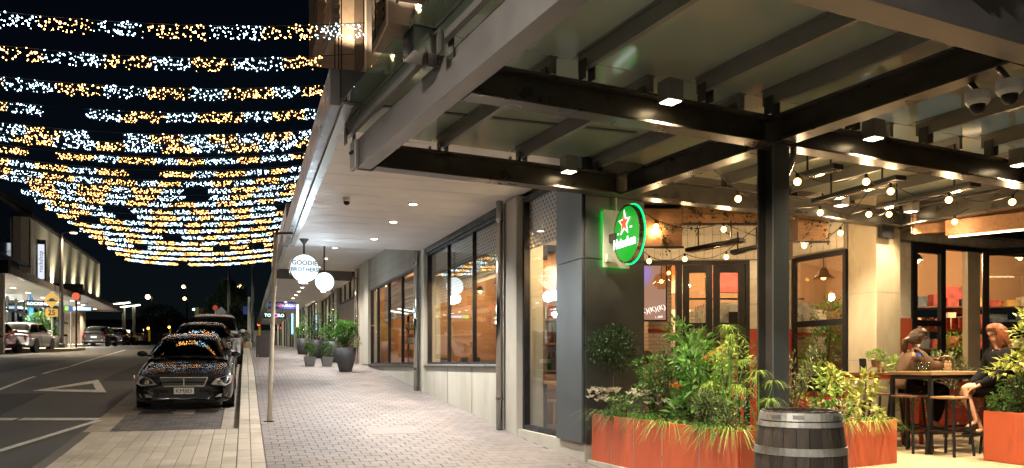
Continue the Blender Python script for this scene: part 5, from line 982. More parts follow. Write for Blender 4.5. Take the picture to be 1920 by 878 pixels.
# left-hand row faces away: the car is turned so that its tail is towards us
def away(lab, pt_, spec, t, s, deg=0, **k):      # t, s of the tail
    q = S(t, s + spec['L']); p = S(t, s); return car(lab, pt_, spec, (q.x, q.y, G(s + spec['L']) - .135), TS + math.pi + R(deg), rx=-slope(s + 2), **k)
def tail(x, Y): p = px(x, 683, Y); return ts_of(p.x, p.y)
t_, s_ = tail(34, 37.6); away('white hatchback parked on the left seen from behind', p_wht, HAT, t_, s_, deg=-4)
t_, s_ = tail(-40, 34.5); away('dark red car cut by the left edge of the photo', p_red, HAT, t_, s_, deg=-4)
t_, s_ = tail(182, 57); away('dark estate car with red tail lights on the left by the arcade', p_dk, HAT, t_, s_, deg=-3)
for x, Y, pt_, sp_, lab in ((212, 66, p_blue, HAT, 'dark hatchback parked past the dark estate on the left'), (231, 74, p_blk, HAT, 'black hatchback before the white-lit street lamps'), (256, 84, p_sil, SUV, 'silver wagon last in the left-hand row'), (322, 100, p_sil, HAT, 'distant silver car at the junction')):
    t_, s_ = tail(x, Y); away(lab, pt_, sp_, t_, s_, detail=False)
# ================================================================ PLANTS
g_dark = leafmat('leaf_dark', (.055, .13, .032)); g_mid = leafmat('leaf_mid', (.10, .24, .045)); g_lime = leafmat('leaf_lime', (.22, .34, .06)); g_olive = leafmat('leaf_olive', (.15, .18, .08)); g_yel = leafmat('leaf_yellow', (.34, .38, .08)); g_box = leafmat('leaf_box', (.06, .13, .025)); g_white = leafmat('petal_white', (.7, .66, .5), .15); g_org = leafmat('petal_orange', (.7, .16, .03), .2); g_pink = leafmat('petal_pink', (.6, .4, .42), .2); g_night = leafmat('leaf_night', (.03, .05, .02))
g_top = leafmat('leaf_topiary', (.03, .065, .022))
def rv(): 
    while True:
        v = Vector((random.uniform(-1, 1), random.uniform(-1, 1), random.uniform(-1, 1)))
        if .05 < v.length < 1: return v
def leaf(m, p, d, l, w, fold=.25):
    d = d.normalized(); s = d.cross(Vector((0, 0, 1)) if abs(d.z) < .95 else Vector((1, 0, 0))).normalized(); s = (s + rv() * .5).normalized(); s = (s - d * s.dot(d)).normalized(); u = s.cross(d)
    m.add([p, p + d * l * .45 + s * w / 2 + u * w * fold, p + d * l, p + d * l * .45 - s * w / 2 + u * w * fold, p + d * l * .5], [(0, 1, 4), (1, 2, 4), (0, 4, 3), (4, 2, 3)])
def crown(name, blobs, n, l, w, mt, parent, shell=.5, up=.2, droop=0):
    m = MB(); tot = sum(r[0] * r[1] for c, r in blobs)
    for c, r in blobs:
        for _ in range(int(n * r[0] * r[1] / tot)):
            v = rv().normalized() * (random.uniform(shell, 1) ** .6); p = Vector((c[0] + v.x * r[0], c[1] + v.y * r[1], c[2] + v.z * r[2]))
            leaf(m, p, v + rv() * .8 + Vector((0, 0, up - droop)), l * random.uniform(.6, 1.25), w * random.uniform(.7, 1.2))
    return obj(name, m, mt, parent, kind='stuff')
def stems(name, base, tips, r, mt, parent):
    m = MB()
    for b in tips: b = Vector(b); a = Vector(base); mid = a.lerp(b, .5) + Vector((random.uniform(-.04, .04), random.uniform(-.04, .04), .03)); m.tube([a, mid, b], [r, r * .75, r * .4], 6)
    return obj(name, m, mt, parent)
def bush(lab, p, blobs, n, l, w, mt, name='shrub', cat='shrub', group=None, r=.012, **k):
    t = thing(name, lab, cat, p, 0, group); stems('stem', (0, 0, 0), [(Vector(c) + rv() * .05) for c, _ in blobs] * 2, r, m_bark, t); crown('foliage', blobs, n, l, w, mt, t, **k); return t
def blades(name, n, length, width, mt, parent, spread=1.0, c=(0, 0, 0), rad=.06, arch=1.0, segs=4, updir=None):
    m = MB()
    for _ in range(n):
        a = random.uniform(0, 6.283); o = Vector(c) + Vector((math.cos(a), math.sin(a), 0)) * random.uniform(0, rad); L_ = length * random.uniform(.6, 1.15); out = Vector((math.cos(a), math.sin(a), 0)) * spread * random.uniform(.5, 1.1); sd = Vector((-math.sin(a), math.cos(a), 0)) * width / 2; rows = []
        for k in range(segs + 1):
            f = k / segs; q = o + out * L_ * f * (.4 + .6 * f) + Vector((0, 0, L_ * (f * 1.15 - arch * f * f))); wv = sd * (1 - f * .92); rows.append([q - wv, q + wv])
        m.grid(rows)
    return obj(name, m, mt, parent, kind='stuff')
# ---- planters
def planter(lab, p, q, wd, ztop, zbot, joints, footing=0):
    d = (q - p); L_ = d.length; d /= L_; ang = math.atan2(d.y, d.x); t = thing('planter_box', lab, 'planter', (p.x, p.y, zbot), ang); h = ztop - zbot; e = [0] + joints + [L_]
    for a, b in zip(e[:-1], e[1:]): obj('front_panel', MB().b2(a + .003, b - .003, -.012, .012, 0, h), m_orange, t, bev=.003); obj('back_panel', MB().b2(a + .003, b - .003, wd - .012, wd + .012, 0, h), m_orange, t)
    for x in (0.004, L_ - .004): obj('end_panel', MB().b2(x - .012, x + .012, .014, wd - .014, 0, h), m_orange, t)
    for a in joints: obj('joint_strip', MB().b2(a - .004, a + .004, -.0145, -.010, .01, h - .01), m_sill, t)
    obj('soil', MB().b2(.015, L_ - .015, .015, wd - .015, .02, h - .05), m_soil, t)
    if footing: obj('footing', MB().b2(-.03, L_ + .03, -.05, wd + .03, -footing, -.0), m_conc, t)
    return t, d, Vector((-d.y, d.x))
P1a, P1b = Vector((1.0, 9.86)), Vector((2.09, 7.30)); ZT = -.617
pl1, d1, n1 = planter('long orange panelled planter in front of the slate column', P1a, P1b, .52, ZT, -1.19, [.48, .98, 1.55, 2.2], .25)
def on1(f, g=.26, z=ZT - .05): q = P1a + (P1b - P1a) * f + n1 * g; return Vector((q.x, q.y, z))
P2a = pt(1560, 8.62); P2b = pt(1680.6, 9.17); pl2, d2, n2 = planter('orange planter right of the wine barrel', P2a - (P2b - P2a) * .6, P2b, .5, -.644, -1.26, [.95], .1)
def on2(f, g=.25, z=-.69): q = P2a + (P2b - P2a) * f + n2 * g; return Vector((q.x, q.y, z))
q = pt(1845, 9.45); q2 = q + Vector((Aw.x, Aw.y)) * 0 + (pt(1910, 9.0) - q).normalized() * .56; pl3, d3, n3 = planter('square orange planter at the right edge of the terrace', q, q2, .6, -.555, FLOOR + .005, [])
on3 = lambda f, g=.28: Vector((*(q + (q2 - q) * f + n3 * g), -.6))
# ---- plants of the long planter
tp = thing('topiary_tree', 'round-headed standard topiary tree against the slate column', 'tree', on1(.06, .2)); obj('trunk', MB().tube([(0, 0, 0), (.01, 0, .3), (0, .01, .62)], [.018, .014, .012], 7), m_bark, tp)
crown('crown', [((0, 0, .86), (.34, .34, .25)), ((-.15, .0, .90), (.2, .2, .16)), ((.13, .03, .74), (.18, .2, .15)), ((.02, 0, 1.02), (.22, .2, .12))], 1150, .06, .032, g_top, tp, shell=.2)
for i, (f, g_, lab) in enumerate(((.03, .12, 'white-flowering grass clump at the far end of the long planter'), (.36, .14, 'white lily clump midway along the long planter front'))):
    t = thing('lily_clump', lab, 'flowers', on1(f, g_)); blades('leaf_blades', 90, .42, .014, g_mid if i else g_olive, t, 1.0, arch=1.25, rad=.16)
    m = MB()
    for _ in range(40 if i == 0 else 22):
        c = Vector((random.uniform(-.2, .2), random.uniform(-.2, .2), random.uniform(.20, .36)))
        for k in range(6): a = k * 1.047; leaf(m, c, Vector((math.cos(a), math.sin(a), .8)), .065, .022)
    obj('blossoms', m, g_white, t, kind='stuff')
for i, (f, lab) in enumerate(((.16, 'drooping dark grass tuft over the long planter edge'), (.55, 'pale drooping grass over the long planter front'), (.8, 'grass tuft near the end of the long planter'), (.92, 'short grass at the planter corner by the barrel'))):
    t = thing('grass_tuft', lab, 'grass', on1(f, .10)); blades('leaf_blades', 110, .38 if i else .46, .012, (g_dark, g_lime, g_mid, g_lime)[i], t, 1.15, arch=1.5, rad=.2)
def shrub_at(f, g_, h, r, n, l, w_, mt, lab, low=.1, k=6, **kw):
    bl = [((random.uniform(-r, r) * .6, random.uniform(-r, r) * .6, low + (h - low) * (i + .5) / k), (r * random.uniform(.5, .8), r * random.uniform(.5, .8), h / k * .9)) for i in range(k)]
    return bush(lab, on1(f, g_), bl, n, l, w_, mt, **kw)
shrub_at(.30, .36, .70, .30, 800, .06, .03, g_mid, 'fine-leaved green shrub beside the topiary tree')
shrub_at(.42, .30, .78, .28, 700, .06, .03, g_dark, 'dark small-leaved shrub in the middle of the long planter')
shrub_at(.56, .34, .98, .30, 420, .13, .055, g_mid, 'tall broad-leaved citrus-like shrub in the long planter')
shrub_at(.66, .30, .72, .28, 320, .12, .05, g_mid, 'broad-leaved shrub with orange flowers in the long planter')
shrub_at(.75, .2, .34, .28, 500, .05, .02, g_olive, 'low small-leaved plant with pale flowers in the long planter', low=.02, k=3)
shrub_at(.50, .42, 1.1, .16, 260, .11, .05, g_mid, 'upright glossy shoot behind the citrus-like shrub', k=5)
shrub_at(.36, .42, .9, .2, 420, .05, .022, g_olive, 'upright twiggy olive-green shrub behind the lilies', k=5)
shrub_at(.70, .42, .86, .22, 360, .08, .034, g_lime, 'pale green leafy shrub behind the orange flowers', k=5)
shrub_at(.22, .1, .26, .22, 380, .05, .02, g_mid, 'low leafy filler under the topiary tree', low=.02, k=3)
shrub_at(.88, .22, .36, .26, 460, .05, .022, g_dark, 'low dark filler plant near the barrel', low=.02, k=3)
t = thing('orange_flowers', 'orange trumpet flowers standing over the long planter', 'flowers', on1(.64, .36)); m = MB()
for x, z in ((.02, .70), (.1, .76), (.12, .66), (-.3, .42), (.16, .80)):
    for k in range(5): a = k * 1.257; leaf(m, Vector((x, random.uniform(-.1, .1), z)), Vector((math.cos(a), math.sin(a) * .6 - .4, .5)), .085, .05)
obj('blossoms', m, g_org, t, kind='stuff'); stems('stem', (0, 0, 0), [(-.1, 0, .6), (.1, 0, .76), (.0, 0, .8)], .008, m_bark, t)
def sedge(p, umb, lab):
    t = thing('umbrella_sedge', lab, 'plant', p)
    for (x, y, z, l) in umb: obj('stem', MB().tube([(0, 0, 0), (x * .5, y * .5, z * .6), (x, y, z)], [.008, .006, .004], 5), g_mid, t); blades('umbel', 46, l, .009, g_lime, t, 1.0, (x, y, z), .01, arch=1.35)
sedge(on1(.80, .34), [(-.02, 0, 1.0, .26), (.03, .05, .9, .28), (-.1, .1, .72, .25), (.12, -.05, .66, .24), (.0, 0, .8, .25), (-.22, -.05, .42, .28), (.26, .0, .48, .26), (.1, .1, .4, .26)], 'lime umbrella sedge with drooping heads rising from the long planter')
sedge(on1(.97, .30), [(.0, 0, .56, .22), (.15, .05, .46, .22), (-.12, .0, .38, .24), (.08, -.1, .3, .2)], 'lower umbrella sedge beside the dark column')
# ---- second planter
t = thing('olive_shrub', 'slender grey-green olive shrub beside the polished down pipe', 'shrub', on2(-.42, .2)); tips = [(random.uniform(-.32, .32), random.uniform(-.2, .2), random.uniform(.45, 1.0)) for _ in range(16)]; stems('stem', (0, 0, 0), tips, .008, m_bark, t); m = MB()
for tx in tips:
    for k in range(46): f = random.uniform(.25, 1.0); c = Vector(tx) * f + rv() * .05; leaf(m, c, rv() + Vector((0, 0, .5)), .075, .016)
obj('foliage', m, g_olive, t, kind='stuff')
for i, (f, r, h, lab) in enumerate(((.05, .22, .55, 'bright round-leaved shrub beside the olive in the second planter'), (.42, .2, .52, 'yellow-green round-leaved shrub in the middle of the second planter'), (.78, .2, .46, 'round-leaved shrub at the right end of the second planter'))):
    bl = [((random.uniform(-r, r) * .6, random.uniform(-r, r) * .5, .1 + h * (k + .5) / 5), (r * .6, r * .6, h / 5)) for k in range(5)]
    bush(lab, on2(f, .25), bl, 190, .095, .055, g_yel if i else g_lime)
for i, (f, lab) in enumerate(((.3, 'yellow-striped grass over the second planter edge'), (.75, 'drooping grass tuft at the second planter corner'))): t = thing('grass_tuft', lab, 'grass', on2(f, .12)); blades('leaf_blades', 130, .34, .014, g_yel if i == 0 else g_lime, t, 1.0, arch=1.4, rad=.2)
t = bush('pink-flowering small shrub low in the second planter', on2(.0, .1), [((0, 0, .12), (.2, .15, .12)), ((.15, 0, .2), (.15, .12, .1))], 300, .05, .025, g_mid); m = MB(); [leaf(m, Vector((random.uniform(-.15, .25), random.uniform(-.15, .1), random.uniform(.15, .3))), rv(), .035, .03) for _ in range(40)]; obj('blossoms', m, g_pink, t, kind='stuff')
# ---- right-hand planter: tall loose tree and dense lower bush
t = bush('tall loose light-leaved shrub at the right photo edge', on3(.6), [((.12, 0, .95), (.28, .25, .16)), ((.2, .05, .72), (.3, .25, .14)), ((-.1, 0, .62), (.22, .2, .08)), ((-.32, -.05, .52), (.2, .12, .05)), ((.25, 0, .5), (.28, .2, .12)), ((.1, 0, 1.15), (.2, .2, .1))], 620, .085, .045, g_yel, up=.1)
bush('dense dark-leaved shrub filling the right-hand planter', on3(.35), [((.05, 0, .12), (.36, .3, .15)), ((.1, 0, .32), (.3, .26, .16)), ((-.15, 0, .15), (.2, .2, .12)), ((.35, .0, .3), (.3, .25, .25))], 1500, .05, .028, g_box)
# ---- foliage behind the guests
for i, (x, Y, w_, h, lab) in enumerate(((1705, 11.7, .34, .42, 'variegated shrub behind the guest in brown, left'), (1775, 11.6, .42, .6, 'variegated shrub between the two guests'))):
    p = px(x, 700, Y); p.z = FLOOR + .78; bush(lab, p, [((0, 0, .2), (w_, .3, h * .4)), ((-.1, 0, .35), (w_ * .8, .3, h * .3)), ((.1, 0, -.3), (w_ * .9, .3, .4)), ((.05, 0, .02), (w_, .3, .3))], 900, .08, .04, g_olive if i else g_lime)
p = px(1790, 640, 15.6); bush('leafy bright green plant inside the right doorway', p + Vector((0, 0, -.4)), [((0, 0, .3), (.35, .3, .3)), ((.15, 0, .5), (.3, .3, .25)), ((-.1, 0, .1), (.3, .3, .2))], 700, .08, .04, g_lime)
p = px(1545, 690, 14.6); bush('ficus-like tree behind the tall window', p + Vector((0, 0, -.3)), [((0, 0, .6), (.4, .35, .5)), ((.1, 0, 1.2), (.35, .3, .4)), ((-.15, 0, .3), (.3, .3, .3))], 900, .10, .045, g_mid, name='indoor_tree', cat='tree')
p = px(1410, 690, 12.6); bush('sparse reddish shrub in shade left of the dark column', p + Vector((0, 0, -.5)), [((0, 0, .3), (.3, .3, .35)), ((.1, 0, .7), (.2, .2, .2))], 380, .07, .03, g_olive)
# herb pot on the high table
for k, (x, lab) in enumerate(((1642, 'small green herb pot on the red high table'),)):
    p = px(x, 689, 10.9); t = thing('herb_pot', lab, 'plant', p); obj('pot', MB().lathe([(.045, 0), (.06, .1), (.055, .1), (.05, .08)], 14, caps=False), m_wood, t); crown('foliage', [((0, 0, .17), (.13, .13, .07))], 420, .035, .02, g_lime, t)
# trailing ivy on the hanging boxes
for hbx, wd, lab in ((hb1, .5, 'ivy trailing from the hanging box nearest the green sign'), (hb2, 1.2, 'ivy trailing from the long hanging box'), (hb3, .4, 'ivy spilling from the hanging box right of the column')):
    t = thing('ivy', lab, 'ivy', hbx.location + Vector((0, -.16, .25))); m = MB()
    for _ in range(int(wd * 12)):
        x = random.uniform(-wd / 2, wd / 2); ln = random.uniform(.1, .55)
        for k in range(int(ln * 60)): leaf(m, Vector((x + random.uniform(-.06, .06), random.uniform(-.06, .03), .1 - ln * random.random())), rv() + Vector((0, 0, -.6)), .05, .035)
    obj('foliage', m, g_night, t, kind='stuff'); stems('stem', (0, 0, .1), [(-wd * .3, 0, -.2), (wd * .3, 0, -.25)], .005, m_bark, t)
# ---- pots along the shop row
def ground_at(x, y, Y0=26.):
    Y = Y0
    for _ in range(80): z = GXY((x - 960) * Y / F, Y); f0 = (683 - y) * Y / F - z; Y2 = Y + .02; f1 = (683 - y) * Y2 / F - GXY((x - 960) * Y2 / F, Y2); Y = max(8, min(60, Y - .6 * f0 * .02 / (f1 - f0)))if abs(f1 - f0) > 1e-9 else Y
    return Y
def pot(x, Y, wt, wb, h, lab, mt, sq=False):
    p = px(x, 683, Y); p.z = GXY(p.x, p.y); t = thing('plant_pot', lab, 'pot', p, FA.a)
    prof = [(wb, 0), (wb * 1.05, .02), ((wb + wt) / 2 * 1.08, h * .45), (wt, h), (wt * .9, h), (wt * .88, h * .85)]
    if sq: obj('pot', MB().lathe([(wb * 1.3, 0), (wt * 1.3, h), (wt * 1.2, h), (wt * 1.15, h * .85)], 4, M=Matrix.Rotation(R(45), 4, 'Z'), caps=False), mt, t)
    else: obj('pot', MB().lathe(prof, 28, caps=False), mt, t, smooth=True)
    obj('soil', MB().lathe([(.003, h * .88), (wt * (.8 if sq else .9), h * .87)], 20, caps=False), m_soil, t); return p + Vector((0, 0, h * .87))
b = pot(648, 22.6, .31, .17, .68, 'tall charcoal pot beside the polished drain pipe', m_pot)
bush('bushy glossy green shrub in the tall charcoal pot', b, [((0, 0, .52), (.31, .31, .19)), ((-.2, 0, .4), (.19, .2, .17)), ((.26, -.05, .3), (.17, .19, .25)), ((.08, 0, .7), (.26, .26, .13)), ((-.1, 0, .74), (.17, .17, .1)), ((0, -.1, .1), (.1, .1, .1))], 1700, .075, .045, g_mid, r=.02)
for i, (x, lab) in enumerate(((581, 'left of the two small square stone pots'), (613, 'right of the two small square stone pots'))):
    b = pot(x, 24.6, .19, .14, .29, lab, m_potg, True); bush(['clipped box ball in the left small stone pot', 'clipped box ball in the right small stone pot'][i], b, [((0, 0, .22), (.2, .2, .24)), ((0, 0, .34), (.16, .16, .16))], 1100, .04, .028, g_box)
for i, (x, Y, lab, l2) in enumerate(((622, 27.4, 'large pot close behind the small stone pots', 'dark leafy shrub behind the small box balls'), (594, 31, 'large dark pot by the far shop window', 'tall loose shrub by the far shop window'), (568, 36, 'farthest large pot on the pavement', 'farthest tall dark shrub on the pavement'))):
    b = pot(x, Y, .30, .21, .72, lab, m_pot); bush(l2, b, [((0, 0, .5), (.3, .28, .25)), ((-.2, 0, .35), (.2, .25, .2)), ((.05, 0, .9), (.2, .2, .25)), ((.15, 0, .3), (.2, .2, .2))], 800, .075, .045, g_mid if i != 1 else g_dark, r=.02)
# left-side plants and the far tree
b = tree_pot(102, 655, 630, 16, 19, 43.5, 'tall black tapered planter on the left kerb island', m_pot)
p = px(75, 648, 45); p.z = GXY(p.x, p.y); t = thing('street_tree', 'round bushy street tree behind the white hatchback', 'tree', p); obj('trunk', MB().tube([(0, 0, 0), (.03, 0, 1.0)], [.09, .07], 8), m_bark, t); crown('crown', [((0, 0, 1.35), (.75, .7, .6)), ((.25, 0, .9), (.7, .6, .5)), ((-.3, 0, 1.0), (.5, .5, .5)), ((.6, 0, .7), (.35, .4, .3))], 2200, .16, .09, g_dark, t)
bush('low clipped hedge behind the white hatchback', px(30, 617, 44) + Vector((0, 0, -.6)), [((0, 0, .5), (1.1, .4, .35)), ((.6, 0, .45), (.6, .4, .3))], 900, .12, .07, g_olive, name='hedge', cat='hedge')
p = px(425, 645, 64); t = thing('street_tree', 'large dark leafy tree behind the row of parked cars', 'tree', p); obj('trunk', MB().tube([(0, 0, -.8), (.1, 0, 1.5), (0, 0, 2.6)], [.22, .16, .08], 8), m_bark, t)
crown('crown', [((0, 0, 3.0), (1.7, 1.5, 1.1)), ((.4, 0, 4.0), (1.2, 1.2, .9)), ((-.8, 0, 2.3), (1.2, 1, .8)), ((.9, 0, 2.2), (1.3, 1, .9)), ((.1, 0, 4.7), (.6, .6, .5))], 4500, .26, .14, g_night, t, shell=.3)
p = px(300, 640, 110); t = thing('street_tree', 'faint dark tree at the left of the far junction', 'tree', p); obj('trunk', MB().tube([(0, 0, -.8), (0, 0, 2)], .2, 8), m_bark, t); crown('crown', [((0, 0, 3.2), (3, 2, 1.8)), ((1.5, 0, 2.6), (2, 2, 1.3)), ((-1.6, 0, 2.4), (1.8, 2, 1.2))], 2500, .4, .2, g_night, t)
p = px(458, 650, 48); b = tree_pot(458, 652, 640, 10, 12, 47, 'terracotta pot with hedge plant at the far kerb', mat('terracotta_pot', (.3, .17, .09), .8)); bush('dark hedge plant in the far terracotta pot', b, [((0, 0, .3), (.35, .35, .35))], 400, .1, .06, g_night)
# dark wooded rise closing the view beyond the junction
wd_ = MB()
for _ in range(9000):
    x = random.uniform(-130, 40); z = random.uniform(0, 1) ** 1.5 * (4.5 + 1.5 * math.sin(x * .13)); leaf(wd_, Vector((x, 185 + random.uniform(-8, 8), 3.6 + z)), rv(), 1.4, .9)
obj('far_woodland', wd_, g_night, kind='stuff')
# ================================================================ TERRACE FURNITURE, GUESTS, BARREL
m_tabt = mat('table_wood', (.32, .19, .09), .4, var=.3, scale=5, stretch=(1, 8, 8))
def high_table(c, rz, L_, Wd, h, lab, top, legm, cat='table'):
    t = thing('high_table', lab, cat, (c.x, c.y, FLOOR), rz); obj('table_top', MB().b2(0, L_, 0, Wd, h - .045, h), top, t, bev=.004); obj('apron', MB().b2(.02, L_ - .02, .02, .05, h - .1, h - .047).b2(.02, .05, .052, Wd - .052, h - .1, h - .047).b2(.02, L_ - .02, Wd - .05, Wd - .02, h - .1, h - .047), legm, t)
    for x in (.035, L_ - .035):
        for y in (.035, Wd - .035): obj('leg', MB().bar((x, y, 0), (x, y, h - .1), .045, .045, (0, 1, 0)), legm, t)
    obj('foot_rail', MB().bar((.035, .035, .28), (L_ - .035, .035, .28), .03, .03).bar((.035, Wd - .035, .28), (L_ - .035, Wd - .035, .28), .03, .03), legm, t); return t
tc_ = Vector((5.29, 10.0)); high_table(tc_, CO.a, 1.7, .62, 1.05, 'wooden-topped high bar table with black legs where the two guests sit', m_tabt, m_black)
q = pt(1585, 11.25); high_table(Vector((q.x, q.y)), R(2), 1.15, .55, 1.03, 'red-legged high table behind the second planter', m_tabt, m_redw)
q = pt(1238, 12.2); high_table(Vector((q.x, q.y)), R(0), 1.3, .6, .78, 'low timber table behind the long planter', m_tabt, m_redw)
def stool(p, rz, lab, h=.74, mt=None):
    t = thing('bar_stool', lab, 'stool', (p[0], p[1], FLOOR), rz); obj('seat', MB().b2(-.16, .16, -.16, .16, h - .03, h), mt or m_woodd, t, bev=.008)
    for x in (-1, 1):
        for y in (-1, 1): obj('leg', MB().bar((x * .19, y * .19, 0), (x * .14, y * .14, h - .03), .025, .025, (0, 1, 0)), m_black, t)
    obj('foot_ring', MB().bar((-.175, -.175, .26), (.175, -.175, .26), .02, .02).bar((-.175, .175, .26), (.175, .175, .26), .02, .02).bar((-.175, -.155, .3), (-.175, .155, .3), .02, .02).bar((.175, -.155, .3), (.175, .155, .3), .02, .02), m_black, t)
stool(pt(1706, 10.35), CO.a, 'empty black stool at the left end of the bar table'); stool(pt(1781, 9.95), CO.a, 'empty stool in front of the bar table, timber seat', mt=m_tabt)
W1P = Vector((5.47, 11.0)); W2P = Vector((6.24, 10.05))
stool(W1P, CO.a, 'stool under the guest in the brown jumper'); stool(W2P, CO.a, 'stool under the guest in the black dress')
q = pt(1660, 11.2); stool(q, 0, 'black stool half hidden beside the red-legged table')
m_skin = mat('skin', (.52, .27, .17), .55, var=.06); m_brown = mat('brown_knit', (.10, .052, .024), .9, var=.15, scale=30, bump=.5, bscale=80); m_blk = mat('black_cloth', (.007, .007, .008), .9, var=.3, scale=8, bump=.8, bscale=14, spec=.1); m_hairb = mat('brown_hair', (.055, .025, .012), .5, var=.3, scale=20, stretch=(1, 1, 5)); m_hairr = mat('red_hair', (.16, .048, .016), .45, var=.35, scale=20, stretch=(1, 1, 5)); m_shoe = mat('black_leather', (.012, .012, .012), .4)
def skin_mesh(name, chains, mt, parent, sub=2, root=0):
    """chains: list of [(pos, radius) ...]; points closer than 1 mm are shared so that limbs join"""
    V, Rr, E = [], [], []
    def idx(p, r):
        for i, v in enumerate(V):
            if (v - p).length < .001: return i
        V.append(p); Rr.append(r); return len(V) - 1
    for ch in chains:
        pr = None
        for p, r in ch:
            i = idx(Vector(p), r)
            if pr is not None and pr != i: E.append((pr, i))
            pr = i
    me = bpy.data.meshes.new(name); me.from_pydata([tuple(v) for v in V], E, []); o = bpy.data.objects.new(name, me); col.objects.link(o)
    md = o.modifiers.new('skin', 'SKIN'); md.use_smooth_shade = True; md.branch_smoothing = .6
    for i, d in enumerate(me.skin_vertices[0].data): d.radius = Rr[i] if isinstance(Rr[i], tuple) else (Rr[i], Rr[i]); d.use_root = (i == root)
    ss = o.modifiers.new('sub', 'SUBSURF'); ss.levels = ss.render_levels = sub
    dg = bpy.context.evaluated_depsgraph_get(); m2 = bpy.data.meshes.new_from_object(o.evaluated_get(dg)); bpy.data.objects.remove(o); m2.materials.clear(); m2.materials.append(mt); m2.shade_smooth()
    return obj(name, m2, mt, parent)
m_eye = mat('eye_white', (.35, .31, .28), .4, var=0)
def lp_(a, b, f): return Vector(a).lerp(Vector(b), f)
def person(lab, loc, J, top, legs, hair, hairkind, face, bare_legs=False, sleeves=1.0, shoes=True):
    """J: joint positions local to loc; face = unit vector the face points to"""
    t = thing('person', lab, 'person', loc); t.scale = (1.09, 1.09, 1.09); g = lambda k: Vector(J[k])
    pel, ch, nk, hd = g('pelvis'), g('chest'), g('neck'), g('head'); fc = Vector(face).normalized(); upv = (hd - nk).normalized(); sdv = fc.cross(upv).normalized()
    ch_ = [[(pel, .10), (lp_(pel, ch, .5), .095), (ch, .11), (nk - upv * .02, .05), (nk + upv * .03, .045), (hd - upv * .055 + fc * .012, .062), (hd + upv * .01, .078), (hd + upv * .07 - fc * .01, .066)],
           [(hd - upv * .055 + fc * .012, .062), (hd - upv * .09 + fc * .05, .026)], [(hd + upv * .01, .078), (hd - upv * .012 + fc * .092, .012)]]
    for s in ('l', 'r'):
        sh, el, wr, hn = g('shoulder_' + s), g('elbow_' + s), g('wrist_' + s), g('hand_' + s); kn, an, to, hp = g('knee_' + s), g('ankle_' + s), g('toe_' + s), g('hip_' + s)
        hv = (hn - wr).normalized(); cr = hv.cross(Vector((0, 0, 1))); cr = cr.normalized() if cr.length > .1 else Vector((1, 0, 0))
        ch_ += [[(ch, .11), (sh, .05), (lp_(sh, el, .4), .042), (el, .034), (lp_(el, wr, .35), .034), (wr, .022), (lp_(wr, hn, .55), .03)]]
        pb = lp_(wr, hn, .55)
        for k in range(4): o = cr * (.024 - .016 * k); l_ = (.06, .068, .064, .05)[k]; a_ = pb + hv * .03 + o; ch_.append([(pb, .03), (a_, .0095), (a_ + hv * l_ * .5 + Vector((0, 0, -.006)), .009), (a_ + hv * l_ * .85 + Vector((0, 0, -.03)), .0075)])
        ch_.append([(pb, .03), (pb + cr * .038, .011), (pb + cr * .05 + hv * .035, .009)])
        ch_ += [[(pel, .10), (hp, .085), (lp_(hp, kn, .5), .075), (kn, .055), (lp_(kn, an, .3), .054), (lp_(kn, an, .75), .038), (an, .034), (to, .026)]]
    skin_mesh('body', ch_, m_skin, t)
    # clothes
    tp = [[(pel + Vector((0, 0, -.05)), .175), (pel, .17), (lp_(pel, ch, .5), .155), (ch, .165), (lp_(ch, nk, .55), .125), (lp_(ch, nk, .92), .072)]]
    for s in ('l', 'r'):
        sh, el, wr = g('shoulder_' + s), g('elbow_' + s), g('wrist_' + s); tp.append([(ch, .165), (sh, .10), (lp_(sh, el, .5), .078), (el, .066), (lp_(el, wr, .5), .056), (lp_(el, wr, sleeves), .045)] if sleeves > .6 else [(ch, .165), (sh, .085), (lp_(sh, el, .7), .07)])
    skin_mesh('top', tp, top, t)
    lg = []
    for s in ('l', 'r'):
        kn, an, hp = g('knee_' + s), g('ankle_' + s), g('hip_' + s)
        lg.append([(pel, .13), (hp, .105), (lp_(hp, kn, .5), .092), (kn, .07), (lp_(kn, an, .4), .066), (lp_(kn, an, .92), .048)] if not bare_legs else [(pel, .14), (hp, .115), (lp_(hp, kn, .45), .10), (lp_(hp, kn, .8), .10)])
    skin_mesh('trousers' if not bare_legs else 'skirt', lg, legs, t)
    if shoes:
        for s in ('l', 'r'): an, to = g('ankle_' + s), g('toe_' + s); d_ = (to - an); skin_mesh('shoe', [[(an + Vector((0, 0, -.03)) - d_ * .2, .04), (an + d_ * .4 + Vector((0, 0, -.025)), .04), (to + d_ * .15, .032)]], m_shoe, t, 1)
    # hair and face
    hm = MB(); n_, m__ = 18, 10
    for i in range(m__ + 1):
        for k in range(n_):
            a = math.pi * i / m__; b_ = 2 * math.pi * k / n_; v = (upv * math.cos(a) + (fc * math.cos(b_) + sdv * math.sin(b_)) * math.sin(a)); fwd = v.dot(fc); low = v.dot(upv)
            r_ = .108 if not (fwd > .35 and low < .45) else .06
            p = hd + upv * .018 - fc * .014 + v * r_ * (1.0 + random.uniform(-.03, .03))
            if hairkind == 'bob' and low < .0 and fwd < .35: p += -upv * .10 * (-low) * 1.2 + v * .012 * random.random()
            hm.v.append(tuple(p))
    hm.f = [(i * n_ + k, i * n_ + (k + 1) % n_, (i + 1) * n_ + (k + 1) % n_, (i + 1) * n_ + k) for i in range(m__) for k in range(n_)]
    obj('hair', hm, hair, t, smooth=True)
    hs_ = MB(); ln_ = .15 if hairkind == 'bob' else .05
